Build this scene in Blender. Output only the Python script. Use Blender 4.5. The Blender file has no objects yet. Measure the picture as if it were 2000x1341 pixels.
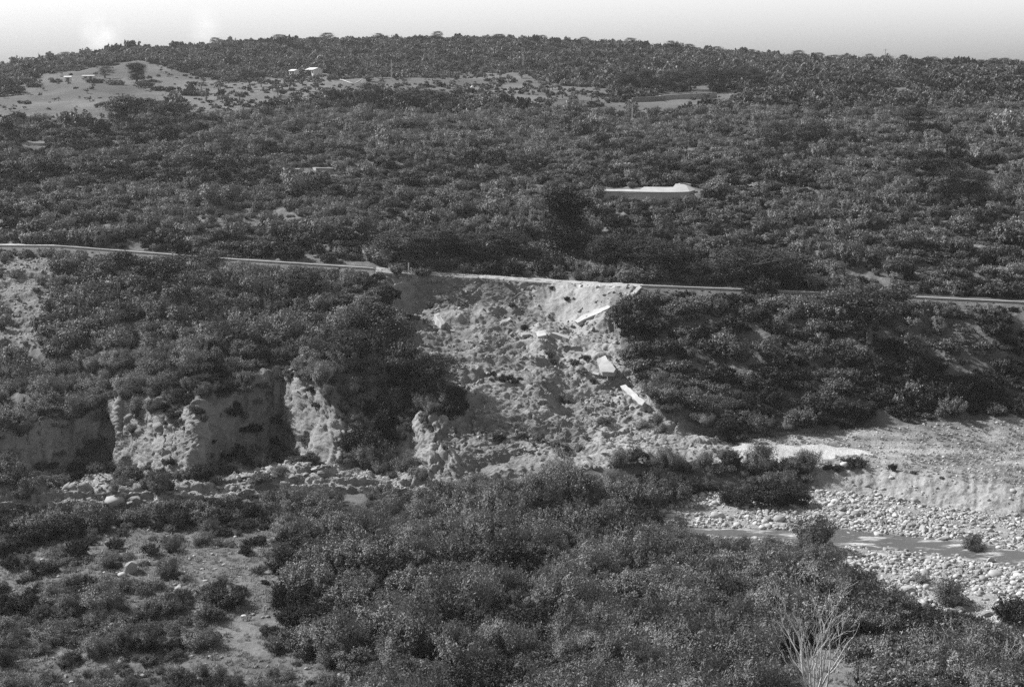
import bpy, math, random
import numpy as np
from mathutils import Vector, Matrix
R = math.radians
SC = bpy.context.scene
COL = SC.collection
rng = np.random.default_rng(11)
random.seed(11)

# ------------------------------------------------------------------ camera, sky, sun, exposure
F = 2000 * 50 / 36.0          # focal length in photo pixels (50 mm lens)
EYE = 38.0                    # camera height above the stream (m)
PITCH = math.atan((670.5 - 180) / F)
cam_d = bpy.data.cameras.new('camera')
cam = bpy.data.objects.new('camera', cam_d)
COL.objects.link(cam)
cam.location = (0, 0, EYE)
cam.rotation_euler = (R(90) - PITCH, 0, 0)
cam_d.lens = 50
cam_d.sensor_width = 36
cam_d.clip_start = 0.5
cam_d.clip_end = 6000
SC.camera = cam

SUN_EL = R(40)
SUN_AZ = math.atan2(-0.84, 0.34)         # from the left and a little beyond the slope
to_sun = Vector((math.sin(SUN_AZ) * math.cos(SUN_EL), math.cos(SUN_AZ) * math.cos(SUN_EL), math.sin(SUN_EL)))
sun_d = bpy.data.lights.new('sun', 'SUN')
sun_d.energy = 5.0
sun_d.angle = R(0.53)
sun_d.color = (1, 1, 1)
sun = bpy.data.objects.new('sun', sun_d)
sun.rotation_euler = to_sun.to_track_quat('Z', 'Y').to_euler()
COL.objects.link(sun)

world = bpy.data.worlds.new("World")
SC.world = world
world.use_nodes = True
nt = world.node_tree
nt.nodes.clear()
wo = nt.nodes.new('ShaderNodeOutputWorld')
bg = nt.nodes.new('ShaderNodeBackground')
sky = nt.nodes.new('ShaderNodeTexSky')
sky.sky_type = 'NISHITA'
sky.sun_disc = False
sky.sun_elevation = SUN_EL
sky.sun_rotation = SUN_AZ
sky.altitude = 300
sky.air_density = 1.0
sky.dust_density = 5.0
sky.ozone_density = 1.0
sepc = nt.nodes.new('ShaderNodeSeparateColor')     # monochrome film, mostly sensitive to blue
nt.links.new(sky.outputs[0], sepc.inputs[0])
bw = nt.nodes.new('ShaderNodeMath')
bw.operation = 'MULTIPLY_ADD'
nt.links.new(sepc.outputs[2], bw.inputs[0])
bw.inputs[1].default_value = 0.45
gw = nt.nodes.new('ShaderNodeMath')
gw.operation = 'MULTIPLY'
nt.links.new(sepc.outputs[1], gw.inputs[0])
gw.inputs[1].default_value = 0.55
nt.links.new(gw.outputs[0], bw.inputs[2])
tc = nt.nodes.new('ShaderNodeTexCoord')
nz = nt.nodes.new('ShaderNodeTexNoise')
nz.inputs['Scale'].default_value = 26
nz.inputs['Detail'].default_value = 6
nz.inputs['Roughness'].default_value = 0.62
nt.links.new(tc.outputs['Generated'], nz.inputs['Vector'])


def wmath(op, a, b=None, c=None, clamp=False):
    n = nt.nodes.new('ShaderNodeMath')
    n.operation = op
    n.use_clamp = clamp
    for i, x in enumerate((a, b, c)):
        if x is None:
            continue
        if isinstance(x, (int, float)):
            n.inputs[i].default_value = x
        else:
            nt.links.new(x, n.inputs[i])
    return n.outputs[0]


sp, cp = math.sin(PITCH), math.cos(PITCH)


def ray(u, v):
    dx = (u - 1000.0) / F
    dy = (670.5 - v) / F
    return dx, cp + sp * dy, -sp + cp * dy


cloud = None
for (cu, cv, rad, amp) in ((200, 66, 0.017, 1.0), (205, 78, 0.02, .5), (398, 52, 0.014, .75), (392, 70, 0.012, .7)):
    d = Vector(ray(cu, cv)).normalized()
    vm = nt.nodes.new('ShaderNodeVectorMath')
    vm.operation = 'DISTANCE'
    nt.links.new(tc.outputs['Generated'], vm.inputs[0])
    vm.inputs[1].default_value = d
    fall = wmath('SUBTRACT', 1.0, wmath('DIVIDE', vm.outputs['Value'], rad), clamp=True)
    a = wmath('MULTIPLY', fall, amp)
    cloud = a if cloud is None else wmath('ADD', cloud, a)
ns = wmath('MULTIPLY', wmath('SUBTRACT', nz.outputs['Fac'], 0.36, clamp=True), 4.0, clamp=True)
cl = wmath('MULTIPLY', cloud, ns)
sxyz = nt.nodes.new('ShaderNodeSeparateXYZ')      # sky gain: brightness added in a band low over the horizon
nt.links.new(tc.outputs['Generated'], sxyz.inputs[0])
zq = wmath('DIVIDE', sxyz.outputs[2], 0.13)
band = wmath('POWER', 2.718, wmath('MULTIPLY', wmath('MULTIPLY', zq, zq), -1.0))
glow = wmath('ADD', 0.85, wmath('MULTIPLY', band, 1.75))
side = wmath('ADD', 0.97, wmath('MULTIPLY', sxyz.outputs[0], 0.6))
bwo = wmath('MULTIPLY', wmath('MULTIPLY', bw.outputs[0], glow), side)
val = wmath('MULTIPLY', bwo, wmath('ADD', 1.0, wmath('MULTIPLY', cl, 0.35)))
nt.links.new(val, bg.inputs['Color'])
bg.inputs['Strength'].default_value = 0.10
nt.links.new(bg.outputs[0], wo.inputs[0])

SC.view_settings.view_transform = 'Standard'
SC.view_settings.look = 'None'
SC.view_settings.exposure = 0.75
SC.view_settings.gamma = 1.0
SC.view_settings.use_curve_mapping = False
SC.render.engine = 'CYCLES'
SC.cycles.max_bounces = 4
SC.cycles.diffuse_bounces = 3
SC.cycles.glossy_bounces = 2
SC.cycles.transmission_bounces = 2
SC.cycles.volume_bounces = 0
SC.cycles.transparent_max_bounces = 4
SC.cycles.use_denoising = False
SC.cycles.caustics_reflective = False
SC.cycles.caustics_refractive = False


# ------------------------------------------------------------------ helpers
def tag(o, label=None, cat=None, group=None, kind=None):
    if label:
        o['label'] = label
    if cat:
        o['category'] = cat
        if not kind and ('wall' in cat or 'slab' in cat or 'fragment' in cat):
            o['kind'] = 'thing'
    if group:
        o['group'] = group
    if kind:
        o['kind'] = kind
    return o


def mesh_np(name, verts, faces, mat=None, smooth=False):
    """verts (n,3), faces (m,3|4)"""
    me = bpy.data.meshes.new(name)
    verts = np.asarray(verts, dtype=np.float32)
    faces = np.asarray(faces, dtype=np.int32)
    k = faces.shape[1]
    me.vertices.add(len(verts))
    me.vertices.foreach_set('co', verts.ravel())
    me.loops.add(faces.size)
    me.loops.foreach_set('vertex_index', faces.ravel())
    me.polygons.add(len(faces))
    me.polygons.foreach_set('loop_start', np.arange(0, faces.size, k, dtype=np.int32))
    try:
        me.polygons.foreach_set('loop_total', np.full(len(faces), k, dtype=np.int32))
    except Exception:
        pass
    me.polygons.foreach_set('use_smooth', np.full(len(faces), smooth, dtype=bool))
    me.update(calc_edges=True)
    if mat:
        me.materials.append(mat)
    return me


def mesh_py(name, verts, faces, mat=None, smooth=False):
    me = bpy.data.meshes.new(name)
    me.from_pydata([tuple(v) for v in verts], [], faces)
    if smooth:
        me.polygons.foreach_set('use_smooth', [True] * len(me.polygons))
    me.update()
    if mat:
        me.materials.append(mat)
    return me


def obj(name, me, parent=None, loc=None):
    o = bpy.data.objects.new(name, me)
    COL.objects.link(o)
    if parent:
        o.parent = parent
    if loc is not None:
        o.location = loc
    return o


def empty(name, loc, rz=0.0, sc=1.0):
    o = bpy.data.objects.new(name, None)
    COL.objects.link(o)
    o.location = loc
    o.rotation_euler = (0, 0, rz)
    o.scale = (sc, sc, sc)
    o.empty_display_size = 0.3
    return o


def _h(ix, iy, iz, seed):
    n = (ix.astype(np.uint32) * np.uint32(374761393) + iy.astype(np.uint32) * np.uint32(668265263)
         + iz.astype(np.uint32) * np.uint32(2246822519) + np.uint32(seed * 3266489917 % 4294967296))
    n = (n ^ (n >> np.uint32(13))) * np.uint32(1274126177)
    n = n ^ (n >> np.uint32(16))
    return (n & np.uint32(0xffff)).astype(np.float32) / 65535.0


def vnoise(x, y, z, seed=0):
    x = np.asarray(x, np.float32); y = np.asarray(y, np.float32); z = np.asarray(z, np.float32)
    ix = np.floor(x).astype(np.int64); iy = np.floor(y).astype(np.int64); iz = np.floor(z).astype(np.int64)
    fx, fy, fz = x - ix, y - iy, z - iz
    fx = fx * fx * (3 - 2 * fx); fy = fy * fy * (3 - 2 * fy); fz = fz * fz * (3 - 2 * fz)
    out = 0
    for a in (0, 1):
        wx = fx if a else 1 - fx
        for b in (0, 1):
            wy = fy if b else 1 - fy
            for c in (0, 1):
                wz = fz if c else 1 - fz
                out = out + wx * wy * wz * _h(ix + a, iy + b, iz + c, seed)
    return out * 2 - 1


def fbm(x, y, z, octv=4, seed=0, gain=0.5, lac=2.03):
    s, a, t = 0, 1.0, 0
    for k in range(octv):
        f = lac ** k
        s = s + a * vnoise(x * f, y * f, z * f, seed + k * 17)
        t += a
        a *= gain
    return s / t


def smoothstep(a, b, x):
    t = np.clip((x - a) / (b - a), 0, 1)
    return t * t * (3 - 2 * t)


def in_poly(u, v, poly):
    poly = list(poly)
    ins = np.zeros(u.shape, bool)
    n = len(poly)
    for i in range(n):
        x1, y1 = poly[i]
        x2, y2 = poly[(i + 1) % n]
        if y1 == y2:
            continue
        c = ((y1 > v) != (y2 > v)) & (u < (x2 - x1) * (v - y1) / (y2 - y1) + x1)
        ins ^= c
    return ins


# ------------------------------------------------------------------ materials (a monochrome photograph: every albedo is grey)
def new_mat(name):
    m = bpy.data.materials.new(name)
    m.use_nodes = True
    n = m.node_tree
    n.nodes.clear()
    out = n.nodes.new('ShaderNodeOutputMaterial')
    return m, n, out


def nmath(n, op, a, b=None, clamp=False):
    k = n.nodes.new('ShaderNodeMath')
    k.operation = op
    k.use_clamp = clamp
    for i, x in enumerate((a, b)):
        if x is None:
            continue
        if isinstance(x, (int, float)):
            k.inputs[i].default_value = x
        else:
            n.links.new(x, k.inputs[i])
    return k.outputs[0]


def leaf_mat(name, alb, var_leaf=0.5, var_obj=0.25, trans=0.2, rough=0.6, spec=0.25):
    m, n, out = new_mat(name)
    geo = n.nodes.new('ShaderNodeNewGeometry')
    oi = n.nodes.new('ShaderNodeObjectInfo')
    a = nmath(n, 'ADD', 1 - var_leaf, nmath(n, 'MULTIPLY', nmath(n, 'POWER', geo.outputs['Random Per Island'], 1.6), 2.6 * var_leaf))
    b = nmath(n, 'ADD', 1 - var_obj, nmath(n, 'MULTIPLY', oi.outputs['Random'], 2 * var_obj))
    v = nmath(n, 'MULTIPLY', nmath(n, 'MULTIPLY', a, b), alb)
    comb = n.nodes.new('ShaderNodeCombineColor')
    for i in range(3):
        n.links.new(v, comb.inputs[i])
    p = n.nodes.new('ShaderNodeBsdfPrincipled')
    n.links.new(comb.outputs[0], p.inputs['Base Color'])
    p.inputs['Roughness'].default_value = rough
    p.inputs['Specular IOR Level'].default_value = spec
    t = n.nodes.new('ShaderNodeBsdfTranslucent')
    n.links.new(comb.outputs[0], t.inputs['Color'])
    mx = n.nodes.new('ShaderNodeMixShader')
    mx.inputs[0].default_value = trans
    n.links.new(p.outputs[0], mx.inputs[1])
    n.links.new(t.outputs[0], mx.inputs[2])
    n.links.new(mx.outputs[0], out.inputs[0])
    return m


def solid_mat(name, alb, rough=0.85, scale=2.0, var=0.35, bump=0.3, bdist=0.05, spec=0.2, objvar=0.0):
    m, n, out = new_mat(name)
    tcn = n.nodes.new('ShaderNodeTexCoord')
    nz = n.nodes.new('ShaderNodeTexNoise')
    nz.inputs['Scale'].default_value = scale
    nz.inputs['Detail'].default_value = 6
    nz.inputs['Roughness'].default_value = 0.65
    n.links.new(tcn.outputs['Object'], nz.inputs['Vector'])
    v = nmath(n, 'MULTIPLY', nmath(n, 'ADD', 1 - var, nmath(n, 'MULTIPLY', nz.outputs['Fac'], 2 * var)), alb)
    if objvar:
        oi = n.nodes.new('ShaderNodeObjectInfo')
        v = nmath(n, 'MULTIPLY', v, nmath(n, 'ADD', 1 - objvar, nmath(n, 'MULTIPLY', oi.outputs['Random'], 2 * objvar)))
    comb = n.nodes.new('ShaderNodeCombineColor')
    for i in range(3):
        n.links.new(v, comb.inputs[i])
    p = n.nodes.new('ShaderNodeBsdfPrincipled')
    n.links.new(comb.outputs[0], p.inputs['Base Color'])
    p.inputs['Roughness'].default_value = rough
    p.inputs['Specular IOR Level'].default_value = spec
    b = n.nodes.new('ShaderNodeBump')
    b.inputs['Strength'].default_value = bump
    b.inputs['Distance'].default_value = bdist
    n.links.new(nz.outputs['Fac'], b.inputs['Height'])
    n.links.new(b.outputs[0], p.inputs['Normal'])
    n.links.new(p.outputs[0], out.inputs[0])
    return m


M = {}
M['leaf_dark'] = leaf_mat('leaf_dark', 0.038, .35, .3, trans=.12, spec=.15)
M['leaf_mid'] = leaf_mat('leaf_mid', 0.108, .42, .42)
M['leaf_pale'] = leaf_mat('leaf_pale', 0.16, .5, .3, spec=.3)
M['leaf_broom'] = leaf_mat('leaf_broom', 0.138, .4, .42)
M['leaf_low'] = leaf_mat('leaf_low', 0.115, .5, .3)
M['leaf_far'] = leaf_mat('leaf_far', 0.125, .35, .35)
M['leaf_oak'] = leaf_mat('leaf_oak', 0.032, .5, .22)
M['leaf_ivy'] = leaf_mat('leaf_ivy', 0.028, .3, .1, trans=.08, spec=.12)
M['grass_blade'] = leaf_mat('grass_blade', 0.28, .5, .3, trans=.35, spec=.2)
M['bark'] = solid_mat('bark', 0.10, scale=8, var=.4, bump=.5)
M['dead_wood'] = solid_mat('dead_wood', 0.45, scale=9, var=.25)
M['stone'] = solid_mat('stone', 0.31, scale=1.4, var=.4, bump=.5, bdist=.08, objvar=.42)
M['rock'] = solid_mat('rock', 0.21, scale=1.6, var=.4, bump=.5, bdist=.08, objvar=.3)
M['concrete'] = solid_mat('concrete', 0.34, scale=.9, var=.5, bump=.3, bdist=.03)
M['concrete_worn'] = solid_mat('concrete_worn', 0.29, scale=1.0, var=.3, bump=.35, bdist=.04)
M['plaster'] = solid_mat('plaster', 0.55, scale=.6, var=.1, bump=.1)
M['roof'] = solid_mat('roof', 0.30, scale=3, var=.3)
M['opening'] = solid_mat('opening', 0.04, scale=2, var=.2, bump=0.0)
M['pole_wood'] = solid_mat('pole_wood', 0.35, scale=3, var=.2)
M['white_metal'] = solid_mat('white_metal', 0.75, scale=3, var=.05, bump=0.0, rough=.4)

# ------------------------------------------------------------------ the terrain: curves that follow the valley's features
def ymap(y):
    return np.interp(y, [0, 145, 210, 250, 300, 390, 500, 680, 900, 1500], [0, 145, 185.5, 215, 262, 345, 450, 620, 840, 1400])


def zY(u, v, z):
    dx, yc, zc = ray(u, v)
    return (z - EYE) * yc / zc


US = np.arange(-700, 2701, 1.0)


def curve(pts, sig=9):
    """pts: (u, v, Y) or (u, v, None, z) -> v(u), Y(u)"""
    us, vs, ys = [], [], []
    for p in pts:
        us.append(p[0]); vs.append(p[1])
        ys.append(zY(p[0], p[1], p[3]) if p[2] is None else float(ymap(p[2])))
    v = np.interp(US, us, vs); y = np.interp(US, us, ys)
    if sig:
        k = np.exp(-0.5 * (np.arange(-3 * sig, 3 * sig + 1) / sig) ** 2); k /= k.sum()
        n = 3 * sig
        v = np.convolve(np.pad(v, n, 'edge'), k, 'valid')
        y = np.convolve(np.pad(y, n, 'edge'), k, 'valid')
    return v, y


C = {}
C['near'] = curve([(-700, 2100, 34), (0, 2100, 34), (1000, 2050, 34), (2700, 1900, 34)], 30)
C['frame'] = curve([(-700, 1341, 90), (0, 1341, 88), (500, 1341, 87), (1000, 1341, 82), (1500, 1341, 75), (2000, 1341, 69), (2700, 1341, 64)], 30)
C['bar_near'] = curve([(-700, 1180, None, .8), (0, 1180, None, .8), (1000, 1170, None, 1.3), (1400, 1170, None, 1.3), (1650, 1150, None, .8), (1800, 1200, None, .6), (2000, 1240, None, .6), (2700, 1330, None, .6)], 20)
C['water_near'] = curve([(-700, 1095, None, 1.0), (0, 1090, None, 1.0), (900, 1055, None, 1.0), (1150, 1048, None, .5), (1330, 1044, None, .05), (1420, 1054, None, .05), (1500, 1062, None, .05), (1580, 1062, None, .05), (1660, 1071, None, .05), (1760, 1079, None, .05), (1880, 1094, None, .05), (2000, 1112, None, .05), (2700, 1210, None, .05)], 6)
C['bed'] = curve([(-700, 1070, None, .9), (0, 1068, None, .9), (900, 1040, None, .9), (1150, 1036, None, .0), (1330, 1040, None, -.5), (1500, 1052, None, -.5), (1700, 1060, None, -.5), (1850, 1075, None, -.5), (2000, 1096, None, -.5), (2700, 1180, None, -.5)], 6)
C['water_far'] = curve([(-700, 1045, None, .9), (0, 1045, None, .9), (500, 1020, None, .9), (900, 1020, None, .9), (1150, 1020, None, .5), (1330, 1027, None, .05), (1450, 1031, None, .05), (1560, 1033, None, .05), (1600, 1024, None, .05), (1700, 1037, None, .05), (1800, 1046, None, .05), (1880, 1053, None, .05), (1960, 1066, None, .05), (2000, 1072, None, .05), (2700, 1150, None, .05)], 6)
C['bluff_base'] = curve([(-700, 1000, 126), (0, 1000, 126), (250, 992, 126), (450, 975, 126.5), (600, 962, 127), (800, 965, 126), (1000, 955, 127), (1200, 955, 129), (1290, 965, 130), (1400, 960, 131), (1590, 955, 133), (1700, 965, 132), (1800, 985, 129), (1900, 1000, 127), (2000, 1010, 125.5), (2700, 1035, 123)], 8)
C['bluff_top'] = curve([(-700, 955, 127.8), (0, 955, 127.8), (200, 955, 127.8), (300, 962, 127.5), (380, 950, 127.6), (450, 935, 129), (600, 915, 129.5), (660, 925, 128.5), (800, 940, 127.8), (900, 942, 128), (1000, 915, 130), (1200, 905, 133), (1400, 905, 135), (1590, 914, 135.5), (1640, 906, 136), (1700, 908, 136), (1800, 930, 133), (1900, 943, 131), (2000, 950, 129.5), (2700, 965, 126.5)], 6)
C['cliff_base'] = curve([(-700, 930, 133), (-60, 930, 129), (0, 930, 131), (130, 925, 137), (200, 912, 140), (300, 936, 131), (380, 930, 128.8), (450, 903, 138), (540, 888, 142), (600, 903, 134), (660, 914, 129.3), (700, 918, 132), (760, 915, 137), (830, 918, 131), (900, 925, 129.5), (1000, 890, 134), (1100, 882, 136), (1200, 880, 138), (1290, 878, 139), (1450, 880, 139), (1600, 880, 141), (1800, 875, 143), (2000, 870, 145), (2700, 860, 150)], 9)
C['cliff_top'] = curve([(-700, 850, 141), (-60, 850, 133), (0, 845, 133.4), (130, 828, 139), (200, 796, 143), (300, 785, 138.5), (380, 800, 134), (450, 775, 141), (540, 722, 147), (600, 728, 142.5), (660, 800, 137), (700, 850, 137.5), (760, 835, 142.5), (830, 800, 140.5), (900, 830, 139), (1000, 845, 138), (1100, 850, 140), (1200, 850, 142), (1290, 838, 144), (1450, 855, 145), (1600, 842, 147), (1800, 828, 150), (2000, 815, 153), (2700, 790, 160)], 9)
C['lower'] = curve([(-700, 700, 158), (0, 760, 152), (200, 700, 155), (300, 700, 152), (380, 690, 150), (540, 655, 160), (660, 700, 150), (760, 760, 150), (850, 735, 146), (900, 740, 149), (1000, 760, 151), (1060, 750, 151), (1100, 775, 154), (1200, 780, 154), (1280, 790, 151), (1350, 780, 153), (1600, 760, 159), (1800, 740, 163), (2000, 720, 168), (2700, 700, 174)])
C['bench'] = curve([(-700, 600, 178), (0, 620, 172), (200, 610, 172), (540, 600, 172), (700, 620, 169), (760, 650, 167), (850, 648, 173), (900, 652, 174), (1000, 655, 175), (1100, 665, 175), (1200, 690, 169), (1280, 690, 166), (1400, 670, 171), (1700, 650, 176), (2000, 650, 176), (2700, 640, 180)])
C['scarp_base'] = curve([(-700, 520, 198), (0, 530, 193), (200, 540, 190), (540, 560, 186), (700, 572, 183), (745, 580, 184), (765, 594, 189), (800, 600, 193), (835, 594, 195), (860, 590, 195), (950, 590, 195), (1050, 600, 194), (1120, 636, 185), (1180, 612, 180), (1240, 595, 181), (1280, 592, 183), (1400, 600, 183), (1700, 610, 181), (2000, 612, 180), (2700, 640, 173)], 6)
C['road_outer'] = curve([(-700, 440, 225), (0, 482, 212), (110, 483, 210), (450, 509, 203), (730, 527, 197), (780, 534, 198), (850, 538, 200), (1000, 547, 200), (1100, 554, 198), (1180, 559, 193), (1240, 560, 190), (1500, 570, 189), (1700, 579, 187), (2000, 593, 183), (2700, 625, 172)], 6)
C['road_inner'] = None
C['cut_top'] = curve([(-700, 405, 240), (0, 452, 224), (110, 452, 222), (450, 470, 216), (730, 490, 212), (850, 500, 213), (1000, 515, 213), (1100, 515, 211), (1240, 520, 206), (1500, 530, 202), (1700, 545, 199), (2000, 560, 196), (2700, 590, 184)], 20)
C['hill1'] = curve([(-700, 370, 255), (0, 380, 252), (500, 390, 250), (1000, 392, 248), (1270, 384, 246), (1365, 386, 245), (2000, 405, 240), (2700, 410, 235)], 40)
C['hill2'] = curve([(-700, 285, 300), (0, 285, 305), (1000, 295, 300), (2000, 300, 295), (2700, 300, 290)], 40)
C['hill3'] = curve([(-700, 225, 370), (0, 228, 375), (430, 218, 385), (1000, 212, 390), (1450, 203, 390), (2000, 215, 370), (2700, 210, 360)], 40)
C['hill4'] = curve([(-700, 160, 470), (0, 183, 450), (200, 165, 470), (420, 168, 480), (600, 155, 500), (1000, 155, 500), (1450, 165, 460), (2000, 150, 450), (2700, 150, 440)], 40)
C['hill5'] = curve([(-700, 150, 540), (0, 152, 530), (207, 127, 560), (290, 127, 560), (430, 156, 540), (600, 138, 560), (1000, 135, 560), (1450, 140, 540), (2000, 133, 540), (2700, 140, 540)], 20)
C['ridge'] = curve([(-700, 165, 640), (0, 135, 650), (200, 106, 660), (400, 91, 670), (520, 84, 680), (700, 80, 690), (900, 78, 690), (1150, 85, 690), (1300, 96, 680), (1500, 112, 670), (1650, 121, 650), (1800, 125, 640), (1850, 130, 620), (2000, 130, 610), (2700, 150, 600)], 25)
names = ['near', 'frame', 'bar_near', 'water_near', 'bed', 'water_far', 'bluff_base', 'bluff_top', 'cliff_base', 'cliff_top', 'lower', 'bench', 'scarp_base',
         'road_outer', 'road_inner', 'cut_top', 'hill1', 'hill2', 'hill3', 'hill4', 'hill5', 'ridge', 'beyond']
rows_n = dict(near=14, frame=70, bar_near=60, water_near=8, bed=8, water_far=40, bluff_base=36, bluff_top=46, cliff_base=110, cliff_top=100, lower=100,
              bench=80, scarp_base=70, road_outer=6, road_inner=16, cut_top=50, hill1=36, hill2=30, hill3=26, hill4=18, hill5=18, ridge=6)
UC = np.concatenate([np.arange(-700, -60, 12.0), np.arange(-60, 2060, 2.1), np.arange(2062, 2701, 12.0)])
NC = len(UC)


def curve_pts(nm):
    v, y = C[nm]
    v = np.interp(UC, US, v); y = np.interp(UC, US, y)
    dx, yc, zc = ray(UC, v)
    return np.stack([y * dx / yc, y, EYE + y * zc / yc], 1)


_rj = np.random.default_rng(5)
for _nm, _av, _ay in (('cliff_top', 7, .35), ('bluff_top', 1.5, .12)):        # ragged edges
    _v, _y = C[_nm]
    _on = (1 - smoothstep(860, 900, US)) if _nm == 'cliff_top' else 1.0
    for _sc, _g in ((26, 1.0), (9, .5)):
        _k = np.interp(US, np.arange(-700, 2730, _sc), _rj.normal(0, 1, len(np.arange(-700, 2730, _sc))))
        _v = _v + _k * _av * _g * _on
        _y = _y + np.interp(US, np.arange(-700, 2730, _sc), _rj.normal(0, 1, len(np.arange(-700, 2730, _sc)))) * _ay * _g * _on
    C[_nm] = (_v, _y)
CP = {}
for nm in names:
    if nm == 'road_inner':
        p = CP['road_outer'].copy()
        p2 = p.copy(); p2[:, 0] *= (p[:, 1] + 3.4) / p[:, 1]; p2[:, 1] += 3.4
        CP[nm] = p2
    elif nm == 'beyond':
        p = CP['ridge']
        CP[nm] = np.stack([p[:, 0] * 1.9, p[:, 1] * 1.9, p[:, 2] - 70], 1)
    else:
        CP[nm] = curve_pts(nm)
# start of the sheet: the near slope under the camera
start = np.stack([np.linspace(-34, 34, NC), np.full(NC, -12.0), np.full(NC, 36.4)], 1)
rows, seg = [], []
n0 = 12
for i in range(n0):
    t = i / n0
    rows.append(start * (1 - t) + CP['near'] * t + np.array([0, 0, -4.0 * math.sin(math.pi * t) * .5])); seg.append('start')
for a, b in zip(names[:-1], names[1:]):
    n = rows_n[a]
    for i in range(n):
        t = i / n
        rows.append(CP[a] * (1 - t) + CP[b] * t); seg.append(a)
rows.append(CP['beyond']); seg.append('beyond')
P = np.stack(rows, 0).astype(np.float64)          # (NR, NC, 3)
NR = P.shape[0]
seg = np.array(seg)
SEGI = {nm: (np.where(seg == nm)[0][0], np.where(seg == nm)[0][-1]) for nm in set(seg)}


def row0(nm):
    return SEGI[nm][0]


# soften creases along the fall line (not at the road, the stream or the cliffs)
sm = P[:, :, 2].copy()
k = np.ones(9) / 9
for _ in range(2):
    pad = np.pad(sm, ((4, 4), (0, 0)), 'edge')
    sm = sum(pad[i:i + NR] * k[i] for i in range(9))
w = np.zeros(NR)
for a, b, val in (('hill1', 'beyond', 1), ('lower', 'scarp_base', .8), ('cut_top', 'hill1', .8)):
    w[row0(a) + 4:(row0('ridge') - 8 if b == 'beyond' else row0(b) - 3)] = val
P[:, :, 2] = P[:, :, 2] * (1 - w[:, None]) + sm * w[:, None]


def project(Q):
    x, y, z = Q[..., 0], Q[..., 1], Q[..., 2] - EYE
    d = y * cp - z * sp
    up = y * sp + z * cp
    d = np.where(d < 1, 1, d)
    return 1000 + F * x / d, 670.5 - F * up / d


UU, VV = project(P)
UU0 = np.broadcast_to(UC[None, :], (NR, NC))
X, Y, Z = P[..., 0], P[..., 1], P[..., 2]

# ---- regions, as outlines seen in the valley side, with ragged edges
wob = fbm(X * .35, Y * .35, Z * .35, 3, 5) * 16
wob2 = fbm(X * .35 + 40, Y * .35, Z * .35, 3, 6) * 12
PU, PV = UU0 + wob, VV + wob2
POLY = dict(
    slide=[(742, 532), (830, 538), (1000, 546), (1248, 558), (1243, 590), (1205, 607), (1197, 640), (1225, 700), (1255, 770), (1290, 808), (1420, 848), (1455, 866), (1400, 905), (1200, 912), (1040, 930), (900, 950), (800, 950), (830, 900), (850, 850), (890, 810), (850, 740), (810, 700), (775, 650), (755, 600)],
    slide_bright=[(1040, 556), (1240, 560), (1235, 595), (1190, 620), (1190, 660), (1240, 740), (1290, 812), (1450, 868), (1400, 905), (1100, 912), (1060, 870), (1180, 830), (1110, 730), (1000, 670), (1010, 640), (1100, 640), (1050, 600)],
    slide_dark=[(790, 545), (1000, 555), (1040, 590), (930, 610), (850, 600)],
    sand=[(1380, 905), (1440, 862), (1560, 868), (1690, 878), (1712, 884), (1600, 900), (1540, 906)],
    scree=[(-60, 500), (60, 500), (120, 520), (105, 570), (95, 640), (60, 690), (-60, 700)],
    gravel=[(1270, 985), (1420, 985), (1590, 950), (1700, 965), (1800, 985), (2100, 1020), (2700, 1040), (2700, 1340), (2100, 1290), (1960, 1235), (1850, 1190), (1700, 1160), (1640, 1100), (1560, 1065), (1400, 1056), (1290, 1045)],
    meadow=[(-700, 1050), (200, 1045), (300, 1025), (540, 1022), (560, 1060), (490, 1130), (480, 1160), (300, 1150), (180, 1150), (60, 1160), (-700, 1160)],
    meadow2=[(-700, 1278), (250, 1290), (420, 1262), (560, 1275), (680, 1290), (720, 1345), (700, 1420), (-700, 1420)],
    meadow3=[(380, 1140), (560, 1130), (600, 1180), (480, 1200), (250, 1210), (200, 1180)],
    field1=[(-700, 195), (0, 190), (75, 152), (205, 124), (300, 123), (365, 140), (440, 162), (425, 178), (340, 182), (400, 196), (350, 206), (270, 216), (225, 246), (100, 246), (0, 242), (-700, 250)],
    field2=[(660, 155), (700, 152), (712, 160), (690, 185), (668, 172)],
    field3=[(735, 160), (800, 155), (900, 141), (1068, 143), (1075, 165), (1180, 182), (1245, 200), (1225, 236), (1060, 224), (960, 208), (850, 196), (740, 186)],
    field4=[(1235, 192), (1300, 180), (1380, 172), (1480, 190), (1430, 203), (1360, 212), (1290, 228), (1245, 238)],
    field5=[(1835, 137), (1900, 130), (2700, 130), (2700, 155), (2000, 152), (1920, 150)],
    olives=[(400, 172), (520, 152), (660, 150), (820, 150), (900, 140), (1080, 145), (1090, 165), (1240, 198), (1200, 225), (900, 200), (700, 200), (560, 205), (430, 235), (370, 235), (350, 200)],
    bright_lip=[(1130, 548), (1248, 552), (1250, 562), (1130, 566)],
)
MK = {k: in_poly(PU, PV, p) for k, p in POLY.items()}
segr = seg[:, None]
is_seg = lambda *n: np.isin(seg, n)[:, None] & np.ones((1, NC), bool)
cliff = is_seg('cliff_base') & (UU0 < 930) & (PV > 0)
cliff_w = np.where(UU0 < 880, 1.0, np.clip((930 - UU0) / 50, 0, 1)) * is_seg('cliff_base')
bench_rock = is_seg('bluff_base', 'bluff_top') & (UU0 < 840)
bluff = is_seg('bluff_base') & (UU0 > 1580)
terrace = (is_seg('bluff_top', 'cliff_base') & (PU > 1440) & ~MK['sand'])
gravel = (MK['gravel'] & is_seg('frame', 'bar_near', 'water_near', 'bed', 'water_far')) | (is_seg('water_near', 'bed', 'water_far') & (PU > 1310))
road_rows = is_seg('road_outer')
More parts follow.
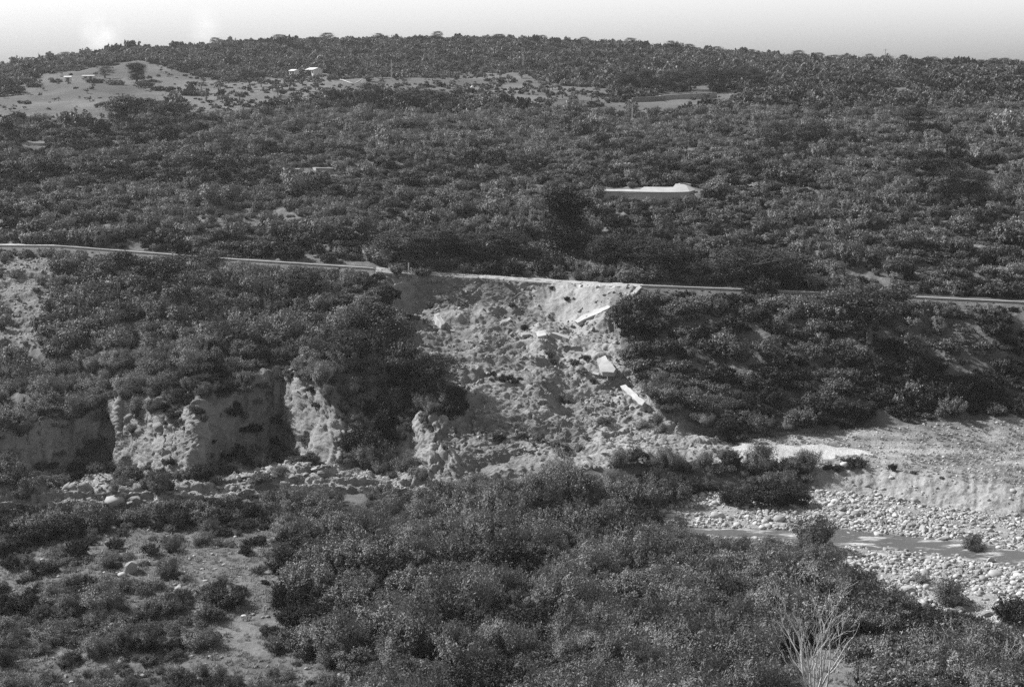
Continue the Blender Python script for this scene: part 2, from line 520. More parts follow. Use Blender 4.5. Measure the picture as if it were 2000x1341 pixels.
slide = MK['slide'] & is_seg('cliff_base', 'cliff_top', 'lower', 'bench', 'scarp_base', 'bluff_top', 'bluff_base')
fields = (MK['field1'] | MK['field2'] | MK['field3'] | MK['field4'] | MK['field5']) & (Y > 300)

# ---- relief
nx = np.gradient(P, axis=1); ny = np.gradient(P, axis=0)
N = np.cross(nx, ny)
N /= np.linalg.norm(N, axis=2, keepdims=True) + 1e-9
N[N[..., 2] < 0] *= -1
big = fbm(X * .05, Y * .05, Z * .05, 3, 21)
med = fbm(X * .3, Y * .3, Z * .3, 4, 22)
fine = fbm(X * 1.1, Y * 1.1, Z * 1.1, 4, 23, gain=.6)
lump = fbm(X * .75, Y * .75, Z * .75, 3, 28)
xs = UU0 * .048
groove = 1 - np.abs(fbm(xs * .5 + med * .45 + big * .6, Y * .05, Z * .07, 5, 24, gain=.55)) * 2.6     # erosion runnels, running down
amp_far = smoothstep(225, 320, Y)
disp = np.zeros((NR, NC))
hillmask = is_seg('hill1', 'hill2', 'hill3', 'hill4', 'hill5', 'ridge')
edge = np.ones(NR)
ri = row0('cut_top')
disp += np.where(hillmask, big * 1.8 * smoothstep(215, 260, Y) * (1 - smoothstep(480, 600, Y)), 0)
ridged = 1 - np.abs(fbm(X * .07 + 3, Y * .07, Z * .05, 3, 27)) * 3
disp += np.where(is_seg('cliff_top', 'lower', 'bench') & ~slide, med * .8 + ridged * .9 - .3, 0)
disp += np.where(is_seg('scarp_base') & ~slide & (VV > np.interp(UU0, UC, VV[row0('road_outer')]) + 15), med * .5, 0)
disp += np.where(is_seg('cut_top', 'hill1') , med * .7 + ridged * .7 * smoothstep(190, 215, Y), 0)
disp += np.where(is_seg('start', 'near', 'frame', 'bar_near'), med * .35, 0)
crag = 1 - np.abs(fbm(X * 1.0 + 5, Y * 1.0, Z * .55, 4, 26, gain=.62)) * 2.6
disp += cliff_w * (groove * .85 + med * .45 + crag * .30 + fine * .2 - .3)
fold = 1 - np.abs(fbm(X * .16 + 7, Y * .22, Z * .1, 3, 29)) * 2.6
disp += np.where(slide, med * .6 + fold * .45 + lump * .15 + np.abs(fine) * .45 - .4, 0) * np.where(is_seg('scarp_base'), .5, 1)
steep = MK['slide_bright'] & is_seg('scarp_base', 'bench')
disp += np.where(steep, groove * .3, 0)
saw = (Z * .45 + med * 1.1 + big * 1.5 + lump * .35) % 1.0
saw2 = (Z * 1.1 - X * .12 + med * 1.3 + lump * .5) % 1.0
disp += np.where(slide & ~steep & is_seg('cliff_base', 'cliff_top', 'lower', 'bench', 'scarp_base'), (saw - .5) * .4 + (saw2 - .5) * .12, 0)
ledge = np.abs(((Z * 1.6 + med * .8 + lump * .5) % 1.0) - .5) * 2        # bedded rock at the cliff's foot
disp += np.where(bench_rock, ledge * .4 + lump * .35 + fine * .5, 0)
disp += np.where(bluff, groove * .13 + fine * .28 + med * .2, 0)
disp += np.where(gravel, fine * .10 + med * .18, 0)
disp += np.where(MK['scree'], fine * .3, 0)
disp += np.where(terrace, fine * .05, 0)
disp += np.where(is_seg('cut_top', 'road_inner'), med * .3 + fine * .15, 0)
disp[row0('road_outer'):row0('road_inner') + 1] *= 0
lo = row0('water_near'); hi = row0('water_far')
disp[lo:hi + 1] = np.where(UU0[lo:hi + 1] > 1200, disp[lo:hi + 1] * .35, disp[lo:hi + 1])
P = P + N * disp[..., None]
X, Y, Z = P[..., 0], P[..., 1], P[..., 2]
UU, VV = project(P)

# ---- the ground's own colour
alb = np.full((NR, NC), .125)
alb += np.where(is_seg('start', 'near', 'frame', 'bar_near'), .03, 0)
alb += med * .03
meadow = (MK['meadow'] | MK['meadow2'] | MK['meadow3']) & (Y < 135)
alb = np.where(meadow, .125 + med * .05 + fine * .04, alb)
alb = np.where(fields, .108 + fbm(X * .06, Y * .06, 0 * X, 3, 31) * .05, alb)
alb = np.where(MK['olives'] & ~fields & (Y > 300), .125 + fine * .04, alb)
alb = np.where(MK['scree'] & is_seg('bench', 'scarp_base', 'lower'), .17 + fine * .08, alb)
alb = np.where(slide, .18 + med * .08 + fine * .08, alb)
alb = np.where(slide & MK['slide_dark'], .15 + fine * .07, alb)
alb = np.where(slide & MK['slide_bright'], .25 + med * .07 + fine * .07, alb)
alb = np.where(MK['bright_lip'] & (Y < 190) & (Y > 160), .36, alb)
alb = np.where(cliff_w > .5, .19 + med * .06 + groove * .04, alb)
alb = np.where(bench_rock, .24 + fine * .12, alb)
alb = np.where(bluff, .26 + med * .06, alb)
alb = np.where(terrace, .21 + fbm(X * .18, Y * .5, 0 * X, 4, 33) * .16 + fine * .10, alb)
alb = np.where(MK['sand'] & is_seg('bluff_top', 'cliff_base'), .42 + med * .06, alb)
alb = np.where(gravel, .24 + fine * .08, alb)
alb = np.where(is_seg('road_inner') & (fine + med > .1), .14, alb)
alb = np.where(road_rows, .30, alb)
alb = np.clip(alb, .05, .72)

m, n, out = new_mat('ground_soil')
at = n.nodes.new('ShaderNodeAttribute'); at.attribute_name = 'alb'
tcn = n.nodes.new('ShaderNodeTexCoord')
n1 = n.nodes.new('ShaderNodeTexNoise'); n1.inputs['Scale'].default_value = 2.2; n1.inputs['Detail'].default_value = 8; n1.inputs['Roughness'].default_value = .72
n.links.new(tcn.outputs['Object'], n1.inputs['Vector'])
n2 = n.nodes.new('ShaderNodeTexNoise'); n2.inputs['Scale'].default_value = .35; n2.inputs['Detail'].default_value = 5
n.links.new(tcn.outputs['Object'], n2.inputs['Vector'])
f1 = nmath(n, 'ADD', .35, nmath(n, 'MULTIPLY', n1.outputs['Fac'], 1.3))
f2 = nmath(n, 'ADD', .7, nmath(n, 'MULTIPLY', n2.outputs['Fac'], .6))
vv = nmath(n, 'MULTIPLY', nmath(n, 'MULTIPLY', at.outputs['Fac'], f1), f2)
comb = n.nodes.new('ShaderNodeCombineColor')
for i in range(3):
    n.links.new(vv, comb.inputs[i])
p = n.nodes.new('ShaderNodeBsdfPrincipled')
p.inputs['Roughness'].default_value = .95
p.inputs['Specular IOR Level'].default_value = .1
n.links.new(comb.outputs[0], p.inputs['Base Color'])
b = n.nodes.new('ShaderNodeBump'); b.inputs['Strength'].default_value = .9; b.inputs['Distance'].default_value = .22
n.links.new(n1.outputs['Fac'], b.inputs['Height'])
n.links.new(b.outputs[0], p.inputs['Normal'])
n.links.new(p.outputs[0], out.inputs[0])
M['ground'] = m

idx = np.arange(NR * NC).reshape(NR, NC)
faces = np.stack([idx[:-1, :-1], idx[:-1, 1:], idx[1:, 1:], idx[1:, :-1]], -1).reshape(-1, 4)
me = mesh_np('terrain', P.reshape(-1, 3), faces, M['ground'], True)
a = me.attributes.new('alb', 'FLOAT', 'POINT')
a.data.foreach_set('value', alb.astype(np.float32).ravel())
terrain = tag(obj('terrain', me), 'valley side and floor of pale eroded soil, scrub ground and gravel', kind='structure')


def hit(u, v):
    """the first point of the ground that the photo's pixel (u, v) sees"""
    j = int(np.argmin(np.abs(UC - u)))
    col = VV[:, j]
    ok = np.where((col[:-1] >= v) & (col[1:] < v) & (Y[:-1, j] > 40))[0]
    if len(ok) == 0:
        i = int(np.argmin(np.abs(col - v) + (Y[:, j] < 40) * 1e5))
        return Vector(P[i, j])
    i = ok[0]
    t = (col[i] - v) / (col[i] - col[i + 1] + 1e-9)
    q = P[i, j] * (1 - t) + P[i + 1, j] * t
    # correct x to the exact column
    dx, yc, zc = ray(u, v)
    return Vector((q[1] * dx / yc, q[1], q[2]))


def ground_at(nm, u, t=0.0):
    """a point on the sheet: t of the way along the segment nm, in the column of pixel u"""
    i0, i1 = SEGI[nm]
    i = min(NR - 1, int(round(i0 + t * (i1 - i0 + 1))))
    j = int(np.argmin(np.abs(UC - u)))
    return Vector(P[i, j])


# ------------------------------------------------------------------ water
wat, wn, wout = new_mat('stream_water')
pb = wn.nodes.new('ShaderNodeBsdfPrincipled')
pb.inputs['Base Color'].default_value = (.10, .10, .10, 1)
pb.inputs['Roughness'].default_value = .2
pb.inputs['IOR'].default_value = 1.33
tw = wn.nodes.new('ShaderNodeTexCoord')
mp = wn.nodes.new('ShaderNodeMapping'); mp.inputs['Scale'].default_value = (1.0, 2.6, 1)
wn.links.new(tw.outputs['Object'], mp.inputs[0])
wz = wn.nodes.new('ShaderNodeTexNoise'); wz.inputs['Scale'].default_value = 2.4; wz.inputs['Detail'].default_value = 4
wn.links.new(mp.outputs[0], wz.inputs['Vector'])
wb = wn.nodes.new('ShaderNodeBump'); wb.inputs['Strength'].default_value = .5; wb.inputs['Distance'].default_value = .08
wn.links.new(wz.outputs['Fac'], wb.inputs['Height'])
wn.links.new(wb.outputs[0], pb.inputs['Normal'])
foam = wn.nodes.new('ShaderNodeTexNoise'); foam.inputs['Scale'].default_value = .22; foam.inputs['Detail'].default_value = 8; foam.inputs['Roughness'].default_value = .7
wn.links.new(mp.outputs[0], foam.inputs['Vector'])
ff = nmath(wn, 'MULTIPLY', nmath(wn, 'SUBTRACT', foam.outputs['Fac'], .51, clamp=True), 9.0, clamp=True)
cmb = wn.nodes.new('ShaderNodeMix'); cmb.data_type = 'RGBA'
wn.links.new(ff, cmb.inputs[0]); cmb.inputs[6].default_value = (.09, .09, .09, 1); cmb.inputs[7].default_value = (.5, .5, .5, 1)
wn.links.new(cmb.outputs[2], pb.inputs['Base Color'])
wn.links.new(pb.outputs[0], wout.inputs[0])
A = CP['water_near']; B = CP['water_far']
js = np.where(UC >= 1050)[0]
wv = []
for t in np.linspace(-.25, 1.25, 8):
    q = A[js] * (1 - t) + B[js] * t
    q[:, 2] = 0.0
    wv.append(q)
wv = np.stack(wv, 0)
ii = np.arange(wv.shape[0] * wv.shape[1]).reshape(wv.shape[0], -1)
wf = np.stack([ii[:-1, :-1], ii[:-1, 1:], ii[1:, 1:], ii[1:, :-1]], -1).reshape(-1, 4)
tag(obj('water', mesh_np('water', wv.reshape(-1, 3), wf, wat, True)), 'shallow stream running between banks of pale stones', kind='structure')

# ------------------------------------------------------------------ plant forms
def leaf_quads(pos, nrm, size, aspect=1.7, rnd=.6):
    """one rhombic leaf per position; nrm = preferred facing"""
    n = len(pos)
    d = nrm + rng.normal(0, rnd, (n, 3))
    d /= np.linalg.norm(d, axis=1, keepdims=True) + 1e-9
    r = rng.normal(0, 1, (n, 3))
    t = np.cross(d, r); t /= np.linalg.norm(t, axis=1, keepdims=True) + 1e-9
    b2 = np.cross(d, t)
    s = (size * (0.65 + .7 * rng.random(n)))[:, None]
    a = t * s * aspect * .5
    c = b2 * s * .5
    V = np.stack([pos - a, pos - c, pos + a, pos + c], 1).reshape(-1, 3)
    Fc = np.arange(n * 4).reshape(n, 4)
    return V, Fc


def tube(pts, radii, sides=5):
    V, Fc = [], []
    n = len(pts)
    for i in range(n):
        d = (pts[min(i + 1, n - 1)] - pts[max(i - 1, 0)])
        d = d.normalized() if d.length > 1e-6 else Vector((0, 0, 1))
        a = d.orthogonal().normalized(); b2 = d.cross(a)
        for k in range(sides):
            t = 2 * math.pi * k / sides
            V.append(pts[i] + (a * math.cos(t) + b2 * math.sin(t)) * radii[i])
    for i in range(n - 1):
        for k in range(sides):
            k2 = (k + 1) % sides
            Fc.append((i * sides + k, i * sides + k2, (i + 1) * sides + k2, (i + 1) * sides + k))
    Fc.append(tuple(range(sides))[::-1])
    Fc.append(tuple((n - 1) * sides + k for k in range(sides)))
    return V, Fc


def join(parts):
    V, Fc = [], []
    for v, f in parts:
        o = len(V)
        V += list(v)
        Fc += [tuple(i + o for i in q) for q in f]
    return V, Fc


def shrub_leaves(kind, nleaf, size, seed):
    """crown of a shrub about 2 m wide, as leaves spread through lobes"""
    global rng
    keep = rng
    rng = np.random.default_rng(seed)
    pos, nr = [], []
    if kind in ('dark', 'mid', 'pale', 'far'):
        nl = {'dark': 20, 'mid': 24, 'pale': 22, 'far': 11}[kind]
        hgt = {'dark': 1.2, 'mid': 1.05, 'pale': 1.15, 'far': 1.3}[kind]
        for k in range(nl):
            a = rng.random() * 6.283
            r = .78 * math.sqrt(rng.random())
            zc = hgt * (.14 + .62 * rng.random() * (1 - .65 * r * r))
            rad = .15 + .24 * rng.random()
            c = np.array([r * math.cos(a), r * math.sin(a), zc])
            m_ = int(.8 * nleaf / nl * (rad / .27) ** 1.6)
            d = rng.normal(0, 1, (m_, 3)); d /= np.linalg.norm(d, axis=1, keepdims=True)
            d[:, 2] = np.where(d[:, 2] < -.3, -d[:, 2], d[:, 2])
            rr = rad * (1 - .75 * rng.random(m_) ** 1.3) * (1 + .3 * np.sin(d[:, 0] * 7 + k) * np.cos(d[:, 1] * 6 + d[:, 2] * 5))
            pos.append(c + d * rr[:, None]); nr.append(d)
        for k in range(26 if kind != 'far' else 8):      # leafy shoots that break the outline
            a = rng.random() * 6.283
            r = .75 * math.sqrt(rng.random())
            L = .3 + .3 * rng.random()
            c = np.array([r * math.cos(a), r * math.sin(a), hgt * (.55 - .3 * r * r)])
            d = np.array([math.cos(a) * r * .9 + rng.normal(0, .3), math.sin(a) * r * .9 + rng.normal(0, .3), .8]); d /= np.linalg.norm(d)
            m_ = int(.2 * nleaf / 26)
            t = rng.random(m_)
            pos.append(c + d * (t * L)[:, None] + rng.normal(0, .035, (m_, 3))); nr.append(rng.normal(0, 1, (m_, 3)))
    elif kind == 'broom':
        ns = 46
        for k in range(ns):
            a = rng.random() * 6.283
            r = .32 * math.sqrt(rng.random())
            tilt = .12 + .85 * rng.random() * (.5 + r)
            L = .8 + .75 * rng.random()
            base = np.array([r * math.cos(a), r * math.sin(a), 0])
            d = np.array([math.cos(a) * tilt, math.sin(a) * tilt, 1.0]); d /= np.linalg.norm(d)
            m_ = int(nleaf / ns)
            t = rng.random(m_) ** .7
            q = base + d * (t * L)[:, None] + rng.normal(0, .06, (m_, 3)) * (0.6 + t[:, None])
            q[:, 2] -= (t ** 3) * .12 * L
            pos.append(q); nr.append(np.tile(np.array([math.cos(a), math.sin(a), .5]), (m_, 1)))
    elif kind == 'low':
        nl = 12
        for k in range(nl):
            a = rng.random() * 6.283
            r = .75 * math.sqrt(rng.random())
            c = np.array([r * math.cos(a), r * math.sin(a), .12 + .12 * rng.random()])
            m_ = int(nleaf / nl)
            d = rng.normal(0, 1, (m_, 3)); d /= np.linalg.norm(d, axis=1, keepdims=True)
            d[:, 2] = np.abs(d[:, 2])
            rr = (.26 + .2 * rng.random()) * (1 - .4 * rng.random(m_))
            pos.append(c + d * rr[:, None] * np.array([1.1, 1.1, 1.0])); nr.append(d)
    pos = np.concatenate(pos); nr = np.concatenate(nr)
    pos[:, 2] = np.abs(pos[:, 2])
    if kind == 'broom':
        V, Fc = leaf_quads(pos, nr, size * .75, 3.4, .5)
    elif kind == 'pale':
        V, Fc = leaf_quads(pos, nr * .6 + [0, 0, .4], size * 1.1, 1.5, .75)
    else:
        V, Fc = leaf_quads(pos, nr * .6 + [0, 0, .25], size, 1.6, .75)
    rng = keep
    return V, Fc


def shrub_stems(kind, seed):
    rs = random.Random(seed)
    parts = []
    for k in range(9):
        a = rs.random() * 6.283
        tilt = .2 + .6 * rs.random()
        L = .6 + .45 * rs.random()
        if kind == 'low':
            L *= .45; tilt *= 1.8
        p0 = Vector((.06 * math.cos(a), .06 * math.sin(a), -.08))
        pts = [p0]
        d = Vector((math.cos(a) * tilt, math.sin(a) * tilt, 1)).normalized()
        for q in range(4):
            d = (d + Vector((rs.uniform(-.25, .25), rs.uniform(-.25, .25), .1))).normalized()
            pts.append(pts[-1] + d * L / 4)
        parts.append(tube(pts, [.035, .028, .02, .013, .006], 4))
    return join(parts)


LEAFM = {'dark': 'leaf_dark', 'mid': 'leaf_mid', 'pale': 'leaf_pale', 'broom': 'leaf_broom', 'low': 'leaf_low', 'far': 'leaf_far'}
KINDS = ['dark', 'dark', 'mid', 'mid', 'pale', 'pale', 'broom', 'broom', 'low', 'low']
near_forms, mid_forms, far_forms, near_stems = [], [], [], []
hidden = bpy.data.collections.new('plant_forms')      # forms only, not part of the scene


def form(name, V, Fc, mat):
    me = mesh_np(name, V, Fc, mat)
    o = bpy.data.objects.new(name, me)
    return o


for i, kd in enumerate(KINDS):
    V, Fc = shrub_leaves(kd, {'low': 6000, 'broom': 9000}.get(kd, 12000), .042, 100 + i)
    near_forms.append(form('near_shrub_form_%02d' % i, V, Fc, M[LEAFM[kd]]))
    sv, sf = shrub_stems(kd, 300 + i)
    near_stems.append(mesh_py('shrub_stems_%02d' % i, sv, sf, M['bark']))
    V, Fc = shrub_leaves(kd, {'low': 1400, 'broom': 2000}.get(kd, 2600), .086, 200 + i)
    mid_forms.append(form('mid_shrub_form_%02d' % i, V, Fc, M[LEAFM[kd]]))
for i in range(4):
    V, Fc = shrub_leaves('far', 800, .19, 400 + i)
    far_forms.append(form('far_tree_form_%02d' % i, V, Fc, M['leaf_far'] if i % 2 else M['leaf_oak']))
V, Fc = shrub_leaves('mid', 700, .2, 500)
far_forms.append(form('far_tree_form_04', V, Fc, M['leaf_mid']))


# ---- grass tufts
def tuft(seed, nb=60, h=.15):
    r = np.random.default_rng(seed)
    a = r.random(nb) * 6.283
    rad = .2 * np.sqrt(r.random(nb))
    base = np.stack([rad * np.cos(a), rad * np.sin(a), 0 * a], 1)
    lean = np.stack([np.cos(a) * .5 * r.random(nb), np.sin(a) * .5 * r.random(nb), np.ones(nb)], 1)
    hh = h * (.5 + r.random(nb))
    tip = base + lean * hh[:, None]
    wv_ = np.stack([-np.sin(a + .5), np.cos(a + .5), 0 * a], 1) * .018
    V = np.stack([base - wv_, base + wv_, tip], 1).reshape(-1, 3)
    return V, np.arange(nb * 3).reshape(nb, 3)


tuft_forms = []
for i in range(3):
    V, Fc = tuft(600 + i)
    tuft_forms.append(form('grass_tuft_form_%02d' % i, V, Fc, M['grass_blade']))

# ---- stones
import bmesh


def stone_mesh(name, seed, mat, sub=2, ang=False):
    bm = bmesh.new()
    bmesh.ops.create_icosphere(bm, subdivisions=sub, radius=.5)
    rs = np.random.default_rng(seed)
    sc = np.array([1.0, .65 + .35 * rs.random(), .45 + .3 * rs.random()])
    co = np.array([v.co[:] for v in bm.verts])
    nn = fbm(co[:, 0] * 1.8 + seed, co[:, 1] * 1.8, co[:, 2] * 1.8, 3, seed)
    for v, q, k in zip(bm.verts, co, nn):
        q = q * (1 + .35 * k) * sc
        if ang:                                     # cut facets
            for d, lim in facets(seed)[:9]:
                t = float(np.dot(q, d))
                if t > lim:
                    q = q - d * (t - lim)
        v.co = Vector(q)
    me = bpy.data.meshes.new(name)
    bm.to_mesh(me); bm.free()
    me.materials.append(mat)
    if not ang:
        me.polygons.foreach_set('use_smooth', [True] * len(me.polygons))
    return me


_fc = {}


def facets(seed):
    if seed not in _fc:
        r = np.random.default_rng(seed + 999)
        L = []
        for _ in range(9):
            d = r.normal(0, 1, 3); d /= np.linalg.norm(d)
            L.append((d, .18 + .16 * r.random()))
        _fc[seed] = L
    return _fc[seed]


stone_meshes = [stone_mesh('stone_form_%02d' % i, 40 + i, M['stone'], 2, i % 4 != 1) for i in range(8)]
rock_meshes = [stone_mesh('rock_form_%02d' % i, 60 + i, M['rock'], 2, True) for i in range(6)]
stone_forms = [bpy.data.objects.new('stone_form_%02d' % i, m_) for i, m_ in enumerate(stone_meshes)]
rock_forms = [bpy.data.objects.new('rock_form_%02d' % i, m_) for i, m_ in enumerate(rock_meshes)]


# ------------------------------------------------------------------ scattering: one 'stuff' object of many plants or stones
def scatter(name, forms, pos, rotz, scl, idxs, label, cat=None, tilt=None):
    col = bpy.data.collections.new(name + '_forms')
    for o in forms:
        col.objects.link(o)
    order = sorted(range(len(forms)), key=lambda i: forms[i].name)
    rank = np.zeros(len(forms), int)
    for r_, i in enumerate(order):
        rank[i] = r_
    me = bpy.data.meshes.new(name)
    n = len(pos)
    me.vertices.add(n)
    me.vertices.foreach_set('co', np.asarray(pos, np.float32).ravel())
    rot = np.zeros((n, 3), np.float32); rot[:, 2] = rotz
    if tilt is not None:
        rot[:, :2] = tilt
    at = me.attributes.new('rot', 'FLOAT_VECTOR', 'POINT'); at.data.foreach_set('vector', rot.ravel())
    s = np.asarray(scl, np.float32)
    if s.ndim == 1:
        s = np.stack([s, s, s], 1)
    at = me.attributes.new('scl', 'FLOAT_VECTOR', 'POINT'); at.data.foreach_set('vector', s.astype(np.float32).ravel())
    at = me.attributes.new('form', 'INT', 'POINT'); at.data.foreach_set('value', rank[np.asarray(idxs)].astype(np.int32))
    o = obj(name, me)
    ng = bpy.data.node_groups.new(name + '_nodes', 'GeometryNodeTree')
    ng.interface.new_socket('Geometry', in_out='INPUT', socket_type='NodeSocketGeometry')
    ng.interface.new_socket('Geometry', in_out='OUTPUT', socket_type='NodeSocketGeometry')
    gi = ng.nodes.new('NodeGroupInput'); go = ng.nodes.new('NodeGroupOutput')
    ci = ng.nodes.new('GeometryNodeCollectionInfo')
    ci.inputs['Collection'].default_value = col
    ci.inputs['Separate Children'].default_value = True
    ci.inputs['Reset Children'].default_value = True
    ip = ng.nodes.new('GeometryNodeInstanceOnPoints')
    ip.inputs['Pick Instance'].default_value = True

    def attr(nm, typ):
        k_ = ng.nodes.new('GeometryNodeInputNamedAttribute')
        k_.data_type = typ
        k_.inputs['Name'].default_value = nm
        return next(x for x in k_.outputs if x.enabled and x.name == 'Attribute')
    ng.links.new(gi.outputs[0], ip.inputs['Points'])
    ng.links.new(ci.outputs[0], ip.inputs['Instance'])
    ng.links.new(attr('form', 'INT'), ip.inputs['Instance Index'])
    ng.links.new(attr('rot', 'FLOAT_VECTOR'), ip.inputs['Rotation'])
    ng.links.new(attr('scl', 'FLOAT_VECTOR'), ip.inputs['Scale'])
    ng.links.new(ip.outputs[0], go.inputs[0])
    md = o.modifiers.new('scatter', 'NODES')
    md.node_group = ng
    tag(o, label, cat, kind='stuff')
    return o


def sample(dens, n, cellsize):
    """random points on the sheet, chance proportional to area and dens, at most one per square cell"""
    A_ = P[1:, :-1] - P[:-1, :-1]
    B_ = P[:-1, 1:] - P[:-1, :-1]
    area = np.abs(A_[..., 0] * B_[..., 1] - A_[..., 1] * B_[..., 0]) + .15 * np.abs(A_[..., 2]) * np.linalg.norm(B_, axis=2)
    w_ = (area * dens[:-1, :-1]).ravel()
    c = np.cumsum(w_)
    q = np.searchsorted(c, rng.random(n) * c[-1])
    i, j = q // (NC - 1), q % (NC - 1)
    s, t = rng.random(n)[:, None], rng.random(n)[:, None]
    pt = P[i, j] * (1 - s) * (1 - t) + P[i + 1, j] * s * (1 - t) + P[i, j + 1] * (1 - s) * t + P[i + 1, j + 1] * s * t
    key = np.floor(pt[:, 0] / cellsize).astype(np.int64) * 100003 + np.floor(pt[:, 1] / cellsize).astype(np.int64)
    _, fi = np.unique(key, return_index=True)
    return pt[fi], i[fi], j[fi]


# ---- where shrubs grow
dens = np.ones((NR, NC))
PU2, PV2 = UU0 + wob * .6, VV + wob2 * .6
dens[np.broadcast_to(road_rows, dens.shape)] = 0
dens = np.where(slide, np.where(fbm(X * .16, Y * .16, 0 * X, 2, 63) > .28, .07, .002), dens)
crow = np.zeros(NR); c0_, c1_ = SEGI['cliff_base']
crow[c0_:c1_ + 1] = np.linspace(0, 1, c1_ - c0_ + 1)
hang = fbm(X * .5, Y * .5, Z * .25, 3, 61)
dens = np.where(cliff_w > .4, np.where(crow[:, None] + hang * .35 > .80, .9, np.where(hang > np.where(((UU0 < 205) | ((UU0 > 400) & (UU0 < 555)) | ((UU0 > 665) & (UU0 < 775))), -.08, .36), .4, .004)), dens)  # hanging shrubs, thickened on the shaded recess faces to deepen their darkness
dens = np.where(bench_rock, .03, dens)
dens = np.where(gravel | bluff, 0.0, dens)
dens = np.where(is_seg('water_near', 'bed') & (UU0 > 1150), 0, dens)
dens = np.where(terrace | MK['sand'], .0, dens)
dens = np.where(MK['scree'] & is_seg('lower', 'bench', 'scarp_base'), .10, dens)
dens = np.where(meadow, .055, dens)
dens = np.where(fields, np.where(MK['field3'] | MK['field5'], .13, .012), dens)
dens = np.where(MK['olives'] & ~fields & (Y > 300), .10, dens)
dens = np.where(is_seg('beyond', 'start', 'near'), np.where(is_seg('near'), .8, 0), dens)
left_zone = is_seg('frame', 'bar_near') & (UU0 < 560) & ~meadow
dens = np.where(left_zone, .36, dens)
rr0 = row0('road_outer')
dens[rr0 - 1:rr0] *= .05
dens[row0('road_inner'):row0('road_inner') + 1] *= 0
clump = fbm(X * .22, Y * .22, 0 * X, 3, 41)
dens = dens * np.clip(.8 + clump * 2.0, .03, 1.6)
COVER = dens.copy()
VIS = VV <= np.minimum.accumulate(np.where(Y > 30, VV, 1e5), axis=0) + .8


BIAS = [  # u, v, radius u, radius v, weight (positive: pale plants, negative: dark plants)
    (480, 650, 230, 60, .6), (150, 800, 200, 60, .5), (330, 740, 120, 40, .4), (0, 620, 90, 60, .3), (620, 760, 60, 40, .3),
    (1100, 420, 170, 45, .5), (1120, 460, 60, 25, .5), (1700, 600, 200, 45, .6), (300, 520, 160, 20, .4), (520, 530, 120, 20, .4),
    (230, 620, 80, 40, -.2), (760, 790, 60, 70, -.4), (300, 560, 260, 50, .35), (640, 600, 80, 40, .3), (560, 760, 50, 50, -.4),
    (650, 490, 200, 25, -.5), (1180, 500, 200, 30, -.7), (1450, 510, 140, 45, -.6), (1850, 740, 190, 60, -.7), (1450, 780, 200, 50, -.4), (1400, 640, 170, 50, -.1),
    (1600, 620, 120, 30, .3), (1900, 620, 100, 25, .3), (500, 350, 700, 28, -.45), (100, 290, 180, 50, -.4), (470, 300, 160, 30, -.4),
    (900, 260, 500, 45, .45), (1600, 280, 450, 60, .3), (1700, 440, 300, 60, .3), (1800, 400, 150, 50, .25), (300, 420, 300, 40, .1), (1300, 420, 150, 30, .2),
    (800, 190, 500, 35, .5), (1250, 1290, 110, 45, .9), (790, 1270, 60, 30, .7), (1350, 1230, 60, 30, .6), (1280, 1160, 60, 30, .4), (1100, 1060, 200, 60, .3),
    (1000, 1230, 90, 30, -.6), (860, 1060, 60, 30, -.5), (620, 1250, 60, 40, -.5), (1500, 1150, 120, 50, .1), (100, 1240, 120, 40, .2), (1850, 1290, 150, 40, -.3), (900, 1130, 160, 25, -.3),
]


def kinds_for(pt, reg):
    """species by drifting patches"""
    x, y = pt[:, 0], pt[:, 1]
    a = fbm(x * .07, y * .07, 0 * x, 3, 51) + rng.normal(0, .22, len(x))
    b_ = fbm(x * .11 + 9, y * .11, 0 * x, 3, 52) + rng.normal(0, .22, len(x))
    uu_, vv_ = project(pt)
    bias = 0 * x
    for (bu, bv, ru, rv, wt) in BIAS:
        bias = bias + wt * np.exp(-((uu_ - bu) / ru) ** 2 - ((vv_ - bv) / rv) ** 2)
    a = a - bias * .7
    b_ = b_ + bias * .45
    k_ = np.full(len(x), 2)
    k_ = np.where(a > .12, 0, k_)
    k_ = np.where(a < -.06, 6, k_)
    k_ = np.where((b_ > .36), 4, k_)
    k_ = np.where((b_ < -.32), 8, k_)
    return k_ + (rng.random(len(x)) < .5)


# foreground, valley floor and lower slopes
d1 = np.where(Y < 190, dens, 0)
ptn, in_, jn = sample(d1, 90000, 1.25)
kn = kinds_for(ptn, 0)
sz = np.exp(rng.normal(0, .36, len(ptn)))
sz = np.minimum(sz, 1.75)
near_y = ptn[:, 1]
sz *= np.where(near_y < 128, 1.22, 1.0)
sz *= np.where(meadow[in_, jn], .5, 1)
sz *= np.where(left_zone[in_, jn], .62, 1)
sz *= np.where(MK['scree'][in_, jn] & (near_y > 150), .5, 1)
sz *= np.where(slide[in_, jn], .45, 1)
sz *= np.where((cliff_w[in_, jn] > .4), .7, 1)
un, vn = project(ptn)
